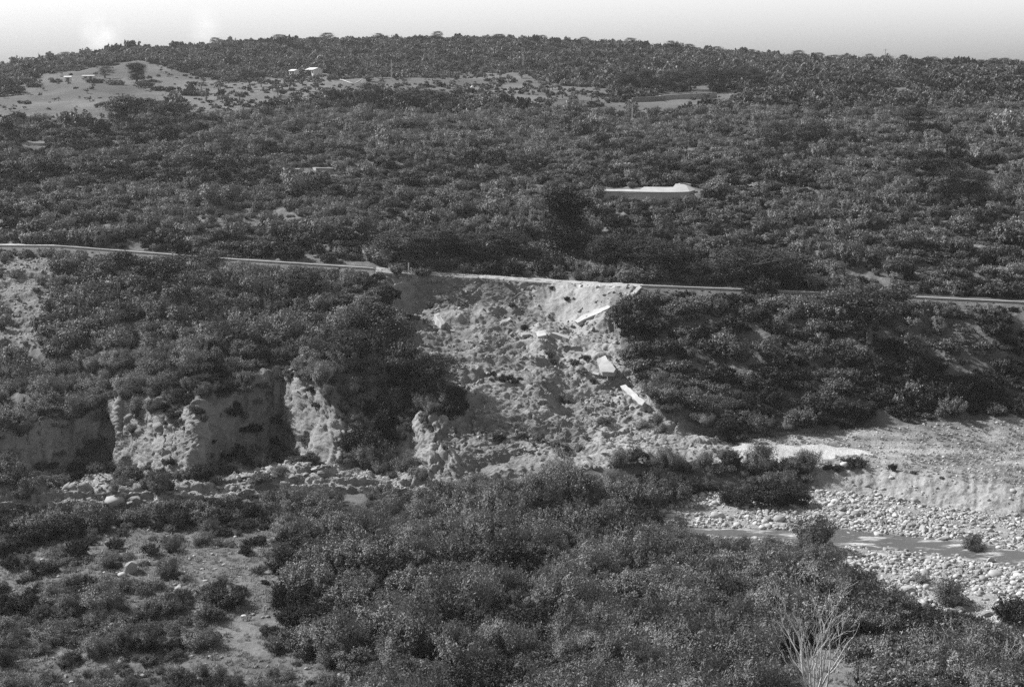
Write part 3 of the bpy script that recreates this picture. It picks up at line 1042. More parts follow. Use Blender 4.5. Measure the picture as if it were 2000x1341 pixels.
# no plant stands in front of the gravel or the bare parts of the slide
back = (near_y > 116)
tall = sz * 1.4 * F / near_y                       # height in px
keep = np.ones(len(ptn), bool)
up = vn - tall
keep &= ~((np.abs(un - 1592) < 85) & (vn > 1285))
lim = np.interp(un, [-60, 230, 420, 500, 780, 900, 1040, 1200, 1400], [974, 974, 955, 942, 940, 926, 905, 912, 925])
keep &= ~((near_y < np.where(un > 980, 134.5, 127.5)) & (up < lim) & (vn > lim) & (un < 1440))
lim2 = np.interp(un, [1280, 1400, 1560, 1640, 1700, 1850, 1960, 2050, 2700], [1040, 1052, 1064, 1096, 1148, 1182, 1226, 1246, 1320])
keep &= ~((vn > lim2) & (up < lim2 - 16) & (un >= 1290))
keep &= ~((near_y > 138) & (near_y < 160) & (vn > 812) & (un > 1480) & (vn - np.interp(un, [1480, 1600, 1800, 2000], [848, 836, 822, 808]) > -3))
# below the road the plants stay under the parapet
v_rd = np.interp(un, UC, VV[row0('road_outer'), :])
below = (vn > v_rd) & (up < v_rd + 1.5) & (near_y > 150)
fac = np.clip((vn - v_rd - 1.5) / (tall + 1e-6), .12, 1)
free = (fbm(un * .012, un * 0, un * 0, 2, 77) > .3) & (un > 200)
fac = np.where(free, 1, fac)
sz = np.where(below, sz * fac, sz)
ptn, kn, sz, un, vn = ptn[keep], kn[keep], sz[keep], un[keep], vn[keep]
in_, jn = in_[keep], jn[keep]
rot_n = rng.random(len(ptn)) * 6.283

# the 300 that show largest stand as things of their own
inview = (un > -15) & (un < 2015) & (vn - sz * F / ptn[:, 1] < 1335) & (vn < 1420)
size_px = np.where(inview, sz * F / ptn[:, 1] * np.where(kn >= 8, .7, 1), 0)
NIND = 285
order = np.argsort(-size_px)[:NIND]
ind = np.zeros(len(ptn), bool); ind[order] = True

# farther slopes
d2 = np.where((Y >= 190) & (Y < 330), dens, 0)
pt2, i2, j2 = sample(d2, 240000, .98)
k2 = kinds_for(pt2, 1)
s2 = np.exp(rng.normal(0, .42, len(pt2))) * .68
s2 *= np.where(is_seg('road_inner')[i2, 0], .75, 1)
d3 = np.where((Y >= 330) & (Y < 720), dens, 0)
pt3, i3, j3 = sample(d3, 140000, 1.9)
s3 = np.exp(rng.normal(0, .32, len(pt3))) * 1.28
s3 *= np.where(MK['olives'][i3, j3] | fields[i3, j3], .5, 1)
k3 = rng.integers(0, 5, len(pt3))

u2_, v2_ = project(pt2)
t2_ = v2_ - s2 * 1.35 * F / pt2[:, 1]
k_hp = ~((u2_ > 1172) & (u2_ < 1372) & (v2_ > 366) & (t2_ < np.interp(u2_, [1172, 1265, 1300, 1372], [372, 377, 381, 381])) & (v2_ < 420)) & ~((v2_ > 366) & (v2_ < 372) & (u2_ > 1172) & (u2_ < 1372))
k_hp &= ~((u2_ > 45) & (u2_ < 95) & (v2_ > 276) & (t2_ < 284) & (v2_ < 300)) & ~((u2_ > 555) & (u2_ < 660) & (v2_ > 328) & (t2_ < 337) & (v2_ < 352))
pt2, k2, s2 = pt2[k_hp], k2[k_hp], s2[k_hp]
o_ = ~ind
close = (ptn[:, 1] < 150)
forms = near_forms + mid_forms
idxn = np.where(close, kn, kn + 10)
pos_all = np.concatenate([ptn[o_], pt2])
zs = np.ones(len(pos_all))
scl_all = np.concatenate([sz[o_], s2])
hvar = .8 + .45 * rng.random(len(scl_all))
scl3 = np.stack([scl_all, scl_all, scl_all * hvar], 1)
scatter('scrub', forms, pos_all - [0, 0, .08], rng.random(len(pos_all)) * 6.283, scl3, np.concatenate([idxn[o_], k2 + 10]),
        'dense evergreen scrub covering the valley side and the flood plain')
h3 = .85 + .4 * rng.random(len(s3))
scatter('woodland', [o.copy() for o in far_forms], pt3 - [0, 0, .2], rng.random(len(pt3)) * 6.283, np.stack([s3, s3, s3 * h3], 1), k3,
        'low oak woodland covering the far hill up to the skyline')
print('scrub', len(pos_all), 'woodland', len(pt3))

# ------------------------------------------------------------------ labels by look, place and order
ORD = ['first', 'second', 'third', 'fourth', 'fifth', 'sixth', 'seventh', 'eighth', 'ninth', 'tenth', 'eleventh', 'twelfth', 'thirteenth',
       'fourteenth', 'fifteenth', 'sixteenth', 'seventeenth', 'eighteenth', 'nineteenth', 'twentieth']


def ordinal(i):
    if i < 20:
        return ORD[i]
    n_ = i + 1
    suf = 'th' if 10 <= n_ % 100 <= 20 else {1: 'st', 2: 'nd', 3: 'rd'}.get(n_ % 10, 'th')
    return '%d%s' % (n_, suf)


def label_rows(items, what, group):
    """items: list of (obj, look, zone, u); gives each the label '<ordinal> from the left of the <look> <what> <zone>'"""
    by = {}
    for it in items:
        by.setdefault((it[1], it[2]), []).append(it)
    for (look, zone), L in by.items():
        L.sort(key=lambda q: q[3])
        for i, it in enumerate(L):
            if len(L) == 1:
                lab = 'only %s %s %s' % (look, what[0], zone)
            else:
                lab = '%s from left among the %s %s %s' % (ordinal(i), look, what[1], zone)
            it[0]['label'] = lab
            it[0]['group'] = group


LOOK = {0: 'dark round', 1: 'dark bushy', 2: 'mid-grey leafy', 3: 'mid-grey lobed', 4: 'pale speckled', 5: 'pale large-leaved', 6: 'feathery upright',
        7: 'feathery fanned', 8: 'low spreading', 9: 'low matted'}


def shrub_zone(u, v):
    if v > 1270:
        return 'along the bottom edge' if u < 1350 else 'around the bare pale bush'
    if v > 1180:
        return 'below the meadow stones' if u < 620 else ('mid foreground thicket' if u < 1300 else 'below the gravel bar')
    if v > 1100:
        return 'on the stony meadow' if u < 560 else ('in the thicket centre' if u < 1150 else 'near the bleached branches')
    if v > 1030:
        return 'at the meadow top' if u < 560 else ('behind the central thicket' if u < 1150 else 'beside the stream')
    if v > 960:
        return 'at the cliff foot' if u < 700 else 'before the slide toe'
    return 'on the slope above'


protos = []
items = []
first = {}
for q, i in enumerate(sorted(order.tolist(), key=lambda i: ptn[i, 1])):
    kd = int(kn[i])
    root = empty('shrub', tuple(ptn[i] - [0, 0, .06]), float(rot_n[i]), 1.0)
    root.scale = (sz[i], sz[i], sz[i] * float(.85 + .4 * rng.random()))
    obj('foliage', near_forms[kd].data, root)
    obj('stems', near_stems[kd], root)
    tag(root, 'shrub', 'shrub')
    items.append((root, LOOK[kd], shrub_zone(un[i], vn[i]), un[i]))
label_rows(items, ('shrub', 'shrubs'), 'shrubs of the riverside thicket')

# ------------------------------------------------------------------ named bushes
BUSH = [  # u, v base, width px, kind, height factor, label
    (1262, 957, 90, 0, .68, 'large dark bush at the toe of the landslide, above the first gravel'),
    (1330, 968, 110, 1, .72, 'broad dark bush between the pale sand and the gravel bar'),
    (1392, 952, 60, 1, .7, 'dark bush tucked under the end of the sand flat'),
    (1440, 990, 75, 0, .95, 'round bush on the gravel, left of the biggest dark bush'),
    (1505, 992, 115, 1, .85, 'broad dark bush standing on the gravel under the bluff'),
    (1548, 990, 90, 0, .85, 'rightmost dark bush on the gravel beside the bluff'),
    (1672, 915, 62, 1, .7, 'dark bush growing on the edge of the bluff'),
    (1630, 920, 50, 0, .5, 'low bush on the bluff edge left of the dark one'),
    (1745, 920, 22, 0, 1.3, 'small dark bush alone on the bluff edge'),
    (1785, 926, 16, 2, 1.0, 'tiny grey bush on the bluff edge'),
    (1840, 935, 12, 2, .9, 'smallest bush on the right part of the bluff edge'),
    (1098, 268, 36, 0, .8, 'round dark bush alone on the middle of the hill'),
    (1175, 395, 20, 0, .6, 'small dark bush left of the white hairpin wall'),
    (900, 597, 40, 8, .9, 'low bush on the debris inside the slide bowl'),
    (870, 588, 30, 8, .8, 'low dark plant high in the slide bowl'),
    (1000, 600, 20, 0, .7, 'small dark bush beside a stone in the slide bowl'),
    (1105, 790, 36, 6, 1.0, 'feathery plant on the earth rib of the slide'),
    (1180, 828, 46, 8, 1.1, 'low dark plant near the foot of the slide'),
    (1255, 838, 48, 6, .6, 'feathery bush spreading on the pale slide apron'),
    (1370, 842, 44, 6, .8, 'feathery bush where the apron meets the sand'),
    (1492, 868, 26, 8, .7, 'low bush at the upper edge of the sand'),
    (1182, 888, 18, 8, .8, 'tiny plant on the smooth slide toe'),
    (1145, 858, 24, 8, .9, 'small plant on the smooth slide toe'),
    (1095, 960, 100, 6, .95, 'tall feathery pale bush in front of the slide toe'),
    (1040, 960, 70, 7, .9, 'feathery grey bush left of the tall pale one'),
    (1165, 968, 70, 6, .9, 'dark feathery bush right of the tall pale one'),
    (930, 960, 60, 6, 1.0, 'feathery bush before the ribbed foot of the slide'),
    (340, 1035, 80, 0, .9, 'dark rounded bush under the bedded rocks'),
    (425, 1030, 80, 1, .9, 'dark bush next to the bedded rocks, second of two'),
    (470, 1038, 60, 1, .8, 'dark bush right of the bedded rock pair'),
    (120, 1055, 90, 0, 1.0, 'dark spreading bush at the cliff foot, far left'),
    (50, 1070, 80, 0, 1.0, 'dark bush at the left edge under the cliff'),
    (205, 1110, 60, 6, 1.0, 'feathery bush on the meadow left of the tree stump rock'),
    (440, 1190, 90, 1, .9, 'round dark bush at the middle of the stony meadow'),
    (195, 1195, 110, 6, .8, 'wide feathery bush below the stump rock'),
    (330, 1205, 90, 6, .8, 'feathery bush below the round white boulder'),
    (1860, 1190, 90, 6, 1.0, 'loose bush standing on the gravel bar'),
    (1905, 1085, 62, 6, 1.1, 'sparse bush at the water edge'),
    (1990, 1225, 110, 1, 1.0, 'dark bush at the right edge below the gravel'),
    (700, 905, 110, 1, 1.3, 'big dark bush between the two pale cliff faces'),
    (735, 860, 90, 0, 1.3, 'tall dark bush between the two pale cliff faces'),
    (1350, 800, 90, 2, 1.0, 'leafy bush right of the lowest fallen slab'),
    (1490, 780, 110, 1, 1.0, 'dark bush halfway up the right bank'),
    (1660, 835, 110, 0, 1.0, 'very dark bush where the right bank meets the terrace'),
    (1570, 835, 90, 3, 1.0, 'grey bush at the foot of the right bank'),
    (1860, 800, 120, 1, 1.1, 'dark bush in the shade of the big bank tree'),
    (1790, 745, 110, 0, 1.1, 'dark bush just below the big bank tree'),
    (1930, 790, 110, 0, 1.1, 'dark bush at the shady right end of the bank'),
    (1455, 1086, 56, 6, 1.0, 'pale reedy bush on the near bank at the left of the shallows'),
    (1515, 1088, 66, 7, 1.0, 'reedy bush on the near bank, second along the shallows'),
    (1570, 1092, 60, 6, 1.1, 'reedy bush on the near bank, third along the shallows'),
    (1640, 1122, 50, 7, .8, 'feathery bush where the near bar widens'),
    (1700, 1140, 44, 6, .9, 'feathery bush on the near bar between two boulders'),
    (1800, 1140, 44, 6, .8, 'loose grey bush out on the near gravel bar'),
    (20, 180, 60, 0, .5, 'first dark hedge bush at the left end of the far field'),
    (62, 170, 40, 1, .5, 'second hedge bush on the far field, counting from the left'),
    (108, 162, 30, 1, .6, 'grey hedge bush left of the tiny hut on the far field'),
    (185, 163, 44, 0, .5, 'hedge bush under the low flat shed on the far field'),
    (222, 166, 44, 2, .6, 'hedge bush right of the low shed on the far field'),
    (280, 172, 44, 0, .6, 'hedge bush at the foot of the narrow dark tree'),
    (308, 177, 40, 1, .5, 'hedge bush two right of the narrow dark tree'),
    (332, 180, 26, 0, .9, 'last hedge bush right of the narrow dark tree'),
    (298, 160, 18, 2, .7, 'small bush on the slope right of the narrow dark tree'),
    (380, 166, 40, 0, .4, 'low dark bush near the right end of the far field'),
]


def place_bush(u, v, wpx, kd, hf, label):
    q = hit(u, v)
    s = wpx * q.y / F / 2.0 * .93
    root = empty('bush', (q.x, q.y + s * .5, q.z - .08 * s), random.random() * 6.28)
    root.scale = (s, s, s * hf)
    dat = near_forms[kd].data if q.y < 165 and s > .7 else mid_forms[kd].data
    obj('foliage', dat, root)
    if q.y < 165:
        obj('stems', near_stems[kd], root)
    tag(root, label, 'bush', 'bushes standing apart from the scrub')


for b_ in BUSH:
    place_bush(*b_)


# ------------------------------------------------------------------ trees
def grow(rs, p, d, L, r, depth, out, tips, spread=.55, up=.12, kink=.18):
    n_ = 4
    pts, rad = [p], [r]
    for i in range(n_):
        d = (d + Vector((rs.gauss(0, kink), rs.gauss(0, kink), up * .5))).normalized()
        p = p + d * L / n_
        pts.append(p); rad.append(r * (1 - .42 * (i + 1) / n_))
    out.append(tube(pts, rad, 6 if depth > 2 else 4))
    if depth == 0:
        tips.append(p)
        return
    nb = rs.choice((2, 3, 3)) if depth > 1 else rs.choice((2, 3))
    for k_ in range(nb):
        a = rs.random() * 6.283
        s_ = spread * (.6 + .8 * rs.random())
        o1 = d.orthogonal().normalized(); o2 = d.cross(o1)
        dd = (d + (o1 * math.cos(a) + o2 * math.sin(a)) * s_ + Vector((0, 0, up))).normalized()
        grow(rs, p, dd, L * (.62 + .2 * rs.random()), rad[-1] * .8, depth - 1, out, tips, spread, up, kink)
        if depth >= 2 and rs.random() < .5:
            tips.append(p + dd * L * .2)


TREES = {}


def tree_data(style):
    """a tree 1 unit tall: trunk mesh, crown mesh"""
    if style in TREES:
        return TREES[style]
    seed = {'loose': 3, 'sparse': 8, 'dense': 5, 'bare': 12, 'column': 21, 'lean': 31, 'broad': 44}[style]
    rs = random.Random(seed)
    global rng
    kp = rng
    rng = np.random.default_rng(seed)
    parts, tips = [], []
    cfg = {'loose': (.30, .6, 4, .16), 'sparse': (.34, .5, 4, .2), 'dense': (.20, .62, 4, .14), 'bare': (.3, .62, 4, .12), 'column': (.22, .28, 4, .3),
           'lean': (.32, .5, 4, .16), 'broad': (.22, .75, 4, .08)}[style]
    d0 = Vector((-.5, 0, 1)).normalized() if style == 'lean' else Vector((rs.uniform(-.1, .1), rs.uniform(-.1, .1), 1)).normalized()
    nst = 2 if style in ('sparse', 'bare') else 1
    for q in range(nst):
        d = (d0 + Vector((rs.uniform(-.25, .25) * q, 0, 0))).normalized()
        grow(rs, Vector((0, 0, -.03)), d, cfg[0], .022 / (1 + .2 * q), cfg[2], parts, tips, cfg[1], cfg[3], .14)
    V, Fc = join(parts)
    top = max(v.z for v in V)
    T = np.array([t[:] for t in tips])
    sc = .93 / top
    V = [Vector((v.x * sc, v.y * sc, v.z * sc)) for v in V]
    T = T * sc
    trunk = mesh_py('trunk_' + style, V, Fc, M['bark'])
    nl, rad, ls = {'loose': (70, .055, .014), 'sparse': (34, .05, .013), 'dense': (110, .065, .015), 'bare': (3, .03, .014), 'column': (110, .06, .016),
                   'lean': (60, .05, .015), 'broad': (90, .06, .015)}[style]
    if style == 'dense':
        ext = []
        for q in range(46):
            zz = .25 + .68 * rs.random()
            r_ = .3 * math.sqrt(max(.05, 1 - ((zz - .58) / .38) ** 2)) * (.4 + .6 * rs.random())
            a = rs.random() * 6.283
            ext.append((r_ * math.cos(a), r_ * math.sin(a), zz))
        T = np.concatenate([T[::6] * [.6, .6, 1], np.array(ext)])
    if style == 'column':
        ext = []
        for q in range(60):
            zz = .12 + .8 * rs.random()
            r_ = .17 * (1 - .5 * abs(zz - .5)) * math.sqrt(rs.random())
            a = rs.random() * 6.283
            ext.append((r_ * math.cos(a), r_ * math.sin(a), zz))
        T = np.concatenate([T, np.array(ext)])
    pos = (T[:, None, :] + rng.normal(0, 1, (len(T), nl, 3)) * rad * np.array([.75, .75, .5])).reshape(-1, 3)
    cc = pos - np.array([T[:, 0].mean(), T[:, 1].mean(), T[:, 2].mean() - .1])
    cc /= np.linalg.norm(cc, axis=1, keepdims=True) + 1e-6
    Vl, Fl = leaf_quads(pos, cc, ls, 1.6, .8)
    crown = mesh_np('crown_' + style, Vl, Fl, M['leaf_ivy'] if style == 'column' else (M['leaf_dark'] if style == 'dense' else M['leaf_oak']))
    w_ = np.percentile(pos[:, 0], 96) - np.percentile(pos[:, 0], 4)
    rng = kp
    TREES[style] = (trunk, crown, w_)
    return TREES[style]


def plant_tree(u, v, vtop, wpx, style, label, name='tree', rz=None, cat='tree', group='trees standing out of the scrub'):
    q = hit(u, v)
    h = (v - vtop) * q.y / F * 1.04
    tr, cr, w_ = tree_data(style)
    sx = wpx * q.y / F / w_
    root = empty(name, (q.x, q.y, q.z - .05), (random.random() * 6.28 if rz is None else rz))
    root.scale = (sx, sx, h)
    obj('trunk', tr, root)
    obj('crown', cr, root)
    tag(root, label, cat, group)
    return root


plant_tree(243, 622, 490, 105, 'loose', 'tall thin-crowned tree on the left bank, its dark trunk showing', rz=.4)
plant_tree(398, 606, 492, 95, 'sparse', 'sparse twin-stemmed tree rising over the road wall, left bank', rz=1.1)
plant_tree(436, 560, 492, 50, 'sparse', 'slender tree right behind the sparse twin-stemmed tree', rz=2.4)
plant_tree(524, 600, 530, 62, 'bare', 'small open-branched tree in the middle of the left bank', rz=.2)
plant_tree(590, 585, 520, 70, 'dense', 'dense round tree just below the road wall, left bank')
plant_tree(1100, 498, 366, 58, 'column', 'tall dark ivy-clad tree above the broken road')
plant_tree(1128, 500, 430, 56, 'dense', 'shorter dark tree leaning against the ivy-clad one')
plant_tree(1700, 672, 556, 125, 'broad', 'big spreading tree below the road on the right bank', rz=.8)
plant_tree(745, 745, 588, 108, 'loose', 'tall tree at the left edge of the landslide', rz=2.0)
plant_tree(690, 720, 640, 80, 'dense', 'dense tree left of the tall slide-edge tree')
plant_tree(886, 805, 700, 72, 'sparse', 'sparse small tree low on the slide, in front of the shade', rz=.5)
plant_tree(840, 760, 690, 50, 'sparse', 'thin tree between the slide-edge tree and the sparse small one')
plant_tree(268, 160, 124, 22, 'column', 'tall narrow dark tree alone on the far pale field')
plant_tree(207, 153, 130, 24, 'dense', 'round dark tree on the field left of the narrow one')
plant_tree(254, 262, 188, 66, 'broad', 'wide-crowned tree below the far pale field', rz=.3)
plant_tree(240, 262, 200, 52, 'lean', 'leaning tree left of the wide-crowned one', rz=0.2)
plant_tree(335, 256, 200, 56, 'broad', 'wide tree right of the pair below the field', rz=1.7)
plant_tree(302, 250, 200, 44, 'loose', 'loose tree between the two wide-crowned ones')
plant_tree(468, 330, 262, 72, 'bare', 'dark gnarled tree with bare forked limbs on the hill', rz=.9)
plant_tree(440, 300, 262, 26, 'dense', 'small dark tree left of the gnarled one')
plant_tree(648, 284, 232, 30, 'bare', 'small leafless tree on the middle of the hill')
plant_tree(815, 225, 174, 62, 'broad', 'wide tree above the hill centre')
plant_tree(857, 240, 182, 56, 'loose', 'loose tree right of the wide hill-centre tree')
plant_tree(722, 214, 164, 46, 'dense', 'dense tree left of the wide hill-centre tree')
plant_tree(700, 212, 178, 36, 'loose', 'smaller tree touching the dense one on the hill')
plant_tree(1808, 386, 306, 72, 'broad', 'forked tree standing clear on the right hillside', rz=1.2)
plant_tree(1886, 392, 330, 66, 'dense', 'dark rounded tree right of the forked one')
plant_tree(1515, 302, 240, 56, 'dense', 'dark tree on the hill above the hairpin wall')
plant_tree(1596, 298, 238, 56, 'dense', 'dark tree right of the one above the hairpin wall')
plant_tree(1640, 306, 258, 44, 'loose', 'thinner dark tree, last of the three above the hairpin')
plant_tree(1780, 262, 210, 66, 'broad', 'broad tree on the upper right hillside')
for k_, (u, v, t, w_) in enumerate([(1262, 172, 136, 40), (1310, 176, 140, 40), (1350, 176, 134, 44), (1390, 178, 132, 48), (1420, 172, 136, 40), (1455, 170, 130, 44), (1490, 172, 142, 36), (1220, 170, 144, 34)]):
    plant_tree(u, v, t, w_, 'dense' if k_ % 2 else 'broad', 'x', group='dark trees above the terraced field')
L8 = sorted([o for o in COL.objects if o.get('group') == 'dark trees above the terraced field'], key=lambda o: o.location.x / o.location.y)
for i, o in enumerate(L8):
    o['label'] = '%s from the left of the dark trees above the terraced field' % ordinal(i)
for (u, v, t, w_, st, lb) in [
    (1225, 520, 455, 80, 'dense', 'dark tree above the right end of the broken road'),
    (1300, 540, 470, 90, 'dense', 'wide dark tree above the start of the right road wall'),
    (1180, 525, 460, 60, 'dense', 'dark tree right of the ivy-clad one, above the road'),
    (1440, 555, 480, 100, 'dense', 'wide dark tree over the right road wall'),
    (1510, 560, 490, 90, 'dense', 'dark tree right of the wide one over the right wall'),
    (850, 500, 440, 80, 'dense', 'dark tree above the left end of the broken road'),
    (985, 505, 450, 70, 'broad', 'tree above the middle of the broken road'),
    (780, 515, 450, 90, 'dense', 'dark tree above the marker post'),
    (915, 510, 455, 60, 'dense', 'dark tree above the bright strip of road'),
]:
    plant_tree(u, v, t, w_, st, lb, group='trees along the upper side of the road')
# skyline trees
sky_line = [(60, 117), (130, 107), (262, 90), (420, 78), (545, 70), (640, 66), (740, 66), (856, 60), (975, 66), (1060, 64), (1140, 66), (1230, 72), (1310, 80), (1345, 80), (1400, 84), (1468, 82),
            (1560, 98), (1600, 98), (1630, 94), (1698, 102), (1730, 100), (1765, 104), (1822, 108), (1880, 116), (1915, 116), (1942, 118), (1962, 117)]
sk_items = []
for k_, (u, vt) in enumerate(sky_line):
    vb = float(np.interp(u, UC, VV[row0('ridge'), :]))
    o = plant_tree(u, vb + .6, vb - random.uniform(12, 17), 14 + 8 * random.random(), 'dense', 'x')
    sk_items.append((o, 'taller', 'on the skyline of the hill', u))
label_rows(sk_items, ('tree', 'trees'), 'trees along the skyline')

# olive trees in the pale fields
me_ol = []
for i in range(3):
    V, Fc = shrub_leaves('far', 240, .2, 700 + i)
    V = V * np.array([1, 1, .85]) + np.array([0, 0, .35])
    me_ol.append((mesh_np('olive_crown_%d' % i, V, Fc, leaf_mat('leaf_olive_%d' % i, .10 + .02 * i)), None))
tv, tf = tube([Vector((0, 0, -.2)), Vector((.03, 0, .35)), Vector((.05, .03, .8))], [.11, .09, .05], 5)
ol_trunk = mesh_py('olive_trunk', tv, tf, M['bark'])
OLF = [('field1', 64, 3.0), ('field3', 80, 4.0), ('field4', 8, 3.0), ('field5', 28, 4.4), ('olives', 100, 4.4)]
ZN = {'field1': 'on the far left pale field', 'field3': 'on the far central pale field', 'field4': 'on the terraced field', 'field5': 'near the right end of the skyline', 'olives': 'between the far houses and the scrub'}
ol_items = []
for nm, cnt, wd in OLF:
    dd = np.where(MK[nm] & (Y > 300) & (np.ones(Y.shape, bool) if nm != 'olives' else ~fields), 1.0, 0)
    dd = np.where((UU0 > 5) & (UU0 < 1995) & VIS & ~is_seg('ridge', 'beyond'), dd, 0)
    q, qi, qj = sample(dd, cnt * 30, 7.0)
    sel = rng.permutation(len(q))[:cnt]
    for i in sel:
        s = wd / 2 * (.55 + .5 * rng.random()) * (.62 if nm == 'field1' else .8)
        root = empty('olive_tree', tuple(q[i]), random.random() * 6.28, s)
        obj('crown', me_ol[random.randrange(3)][0], root)
        obj('trunk', ol_trunk, root)
        tag(root, 'x', 'olive tree')
        u_, v_ = project(q[i])
        band = 'back' if v_ < {'field1': 175, 'field3': 170, 'field4': 200, 'field5': 140, 'olives': 185}[nm] else 'front'
        ol_items.append((root, 'small ' + band + '-row' if False else ('far' if band == 'back' else 'near'), ZN[nm], float(u_)))
label_rows(ol_items, ('olive tree', 'olive trees'), 'small olive trees on the far fields')


# ------------------------------------------------------------------ bare pale bushes
def bare_bush(name, u, v, vtop, wpx, seed, nst, label, droop=0.0, cat='bare bush'):
    q = hit(u, min(v, 1338))
    if v > 1338:
        q = hit(u, v)
    h = (v - vtop) * q.y / F
    w_ = wpx * q.y / F
    rs = random.Random(seed)
    parts = []

    def br(p, d, L, r, dep):
        pts, rad = [p], [r]
        for i in range(5):
            d = (d + Vector((rs.gauss(0, .13), rs.gauss(0, .13), .05 - droop * .12))).normalized()
            p = p + d * L / 5
            pts.append(p); rad.append(max(.006, r * (1 - .12 * (i + 1))))
            if dep and i in (1, 2, 3, 4) and rs.random() < .62:
                a = rs.random() * 6.283
                o1 = d.orthogonal().normalized(); o2 = d.cross(o1)
                br(p, (d * .8 + (o1 * math.cos(a) + o2 * math.sin(a)) * .55 + Vector((0, 0, .15))).normalized(), L * (.4 + .25 * rs.random()), rad[-1] * .6, dep - 1)
        parts.append(tube(pts, rad, 4))
    for k_ in range(nst):
        a = 6.283 * k_ / nst + rs.uniform(-.3, .3)
        sp_ = w_ / h * .5 * (.25 + .8 * rs.random())
        br(Vector((math.cos(a) * .15, math.sin(a) * .15, -.1)), Vector((math.cos(a) * sp_, math.sin(a) * sp_, 1)).normalized(), h * (.7 + .3 * rs.random()), h * .013 + .012, 3)
    V, Fc = join(parts)
    o = obj(name, mesh_py(name, V, Fc, M['dead_wood']), loc=(q.x, q.y, q.z))
    tag(o, label, cat)
    return o


bare_bush('bare_bush', 1592, 1368, 1196, 210, 4, 13, 'large leafless bush with pale spreading branches at the bottom edge')
bare_bush('bare_bush', 1470, 1335, 1262, 26, 9, 2, 'thin pale dead stems left of the large leafless bush')
bare_bush('bare_bush', 1668, 1372, 1300, 60, 15, 5, 'small leafless bush right of the large one')
bare_bush('bare_bush', 1205, 1098, 1040, 80, 22, 9, 'bleached dead branches bent over in the thicket beside the stream', droop=1.6)
bare_bush('bare_bush', 1270, 1092, 1070, 40, 23, 5, 'small pile of bleached twigs right of the bent branches', droop=2.0)
bare_bush('bare_bush', 1830, 1330, 1250, 70, 29, 4, 'few pale thin stems among the shrubs at the lower right')
bare_bush('bare_bush', 1110, 960, 882, 80, 37, 10, 'upright pale twigs in front of the slide toe')

bare_bush('bare_bush', 1905, 1338, 1262, 80, 41, 6, 'thin pale twigs rising from the shrubs below the gravel bar end')
bare_bush('bare_bush', 1968, 1338, 1270, 60, 43, 5, 'pale twigs near the lower right corner')
bare_bush('bare_bush', 1345, 1112, 1062, 60, 47, 6, 'grey leafless sprays right of the twig pile by the stream')
bare_bush('bare_bush', 965, 1060, 1015, 60, 51, 6, 'grey leafless sprays in the thicket below the slide')

# ------------------------------------------------------------------ stones of the river bed
gd = np.where(gravel & ~(is_seg('bed')), 1.0, 0) * (UU0 < 2300)
gd = np.where(is_seg('water_near', 'bed') & (UU0 > 1320), .10 + .9 * smoothstep(.1, .4, fbm(X * .25, Y * .4, 0 * X, 3, 74)), gd)
gd = np.where(bluff, .012, gd)
gd *= np.clip(.7 + fbm(X * .3, Y * .5, 0 * X, 3, 71) * 2.2, .06, 1.6)
q1, qi, qj = sample(gd, 90000, .23)
ss = .12 + .5 * rng.random(len(q1)) ** 3.6
ss *= 1 + .25 * rng.normal(0, 1, len(q1)) * .5
big_i = rng.random(len(q1)) < .006
ss = np.where(big_i, .65 + .5 * rng.random(len(q1)) ** 2, ss)
ss = np.abs(ss)
su, sv = project(q1)
iv = (su > -5) & (su < 2005) & (sv > 900) & (sv < 1345) & (COVER[qi, qj] < .5)
NST = 250
so = np.argsort(-np.where(iv, ss / q1[:, 1], 0))[:NST]
si = np.zeros(len(q1), bool); si[so] = True
base_n = len(q1)
# small stones of the terrace and of the meadow
td = np.where(terrace, .5, 0.0) + np.where(meadow, .05, 0) + np.where(bench_rock, .9, 0) + np.where(MK['scree'], .5, 0)
q2, _, _ = sample(td, 26000, .45)
s2_ = .10 + .28 * rng.random(len(q2)) ** 3
posn = np.concatenate([q1[~si], q2])
scn = np.concatenate([ss[~si], s2_])
scatter('river_stones', stone_forms, posn + np.stack([0 * scn, 0 * scn, scn * .12], 1), rng.random(len(scn)) * 6.283, scn, rng.integers(0, 8, len(scn)),
        'pale rounded stones and cobbles of the gravel bars and terrace', tilt=rng.normal(0, .25, (len(scn), 2)))
st_items = []
for i in so:
    i = int(i)
    o = obj('boulder', stone_meshes[i % 8], loc=tuple(q1[i] + [0, 0, ss[i] * .14]))
    o.rotation_euler = (rng.normal(0, .2), rng.normal(0, .2), rng.random() * 6.28)
    s = float(ss[i]); o.scale = (s, s, s)
    u_, v_ = float(su[i]), float(sv[i])
    nv = float(np.interp(u_, UC, VV[row0('water_near'), :])); fv = float(np.interp(u_, UC, VV[row0('water_far'), :]))
    side = 'beyond the stream' if v_ < fv else ('in the stream' if v_ < nv else 'on the near gravel bar')
    sizeword = 'large' if s > .8 else ('middling' if s > .62 else 'smaller')
    if side == 'beyond the stream':
        side = 'under the bluff' if v_ < fv - 35 else 'on the far bank'
    elif side == 'on the near gravel bar':
        side = 'on the near bank' if v_ < nv + 40 else 'on the near bar'
    form_w = ('round', 'flat', 'long', 'blunt')[i % 4]
    o['category'] = 'boulder'
    st_items.append((o, sizeword + ' pale', side, u_))
label_rows(st_items, ('boulder', 'boulders'), 'pale boulders of the river bed')

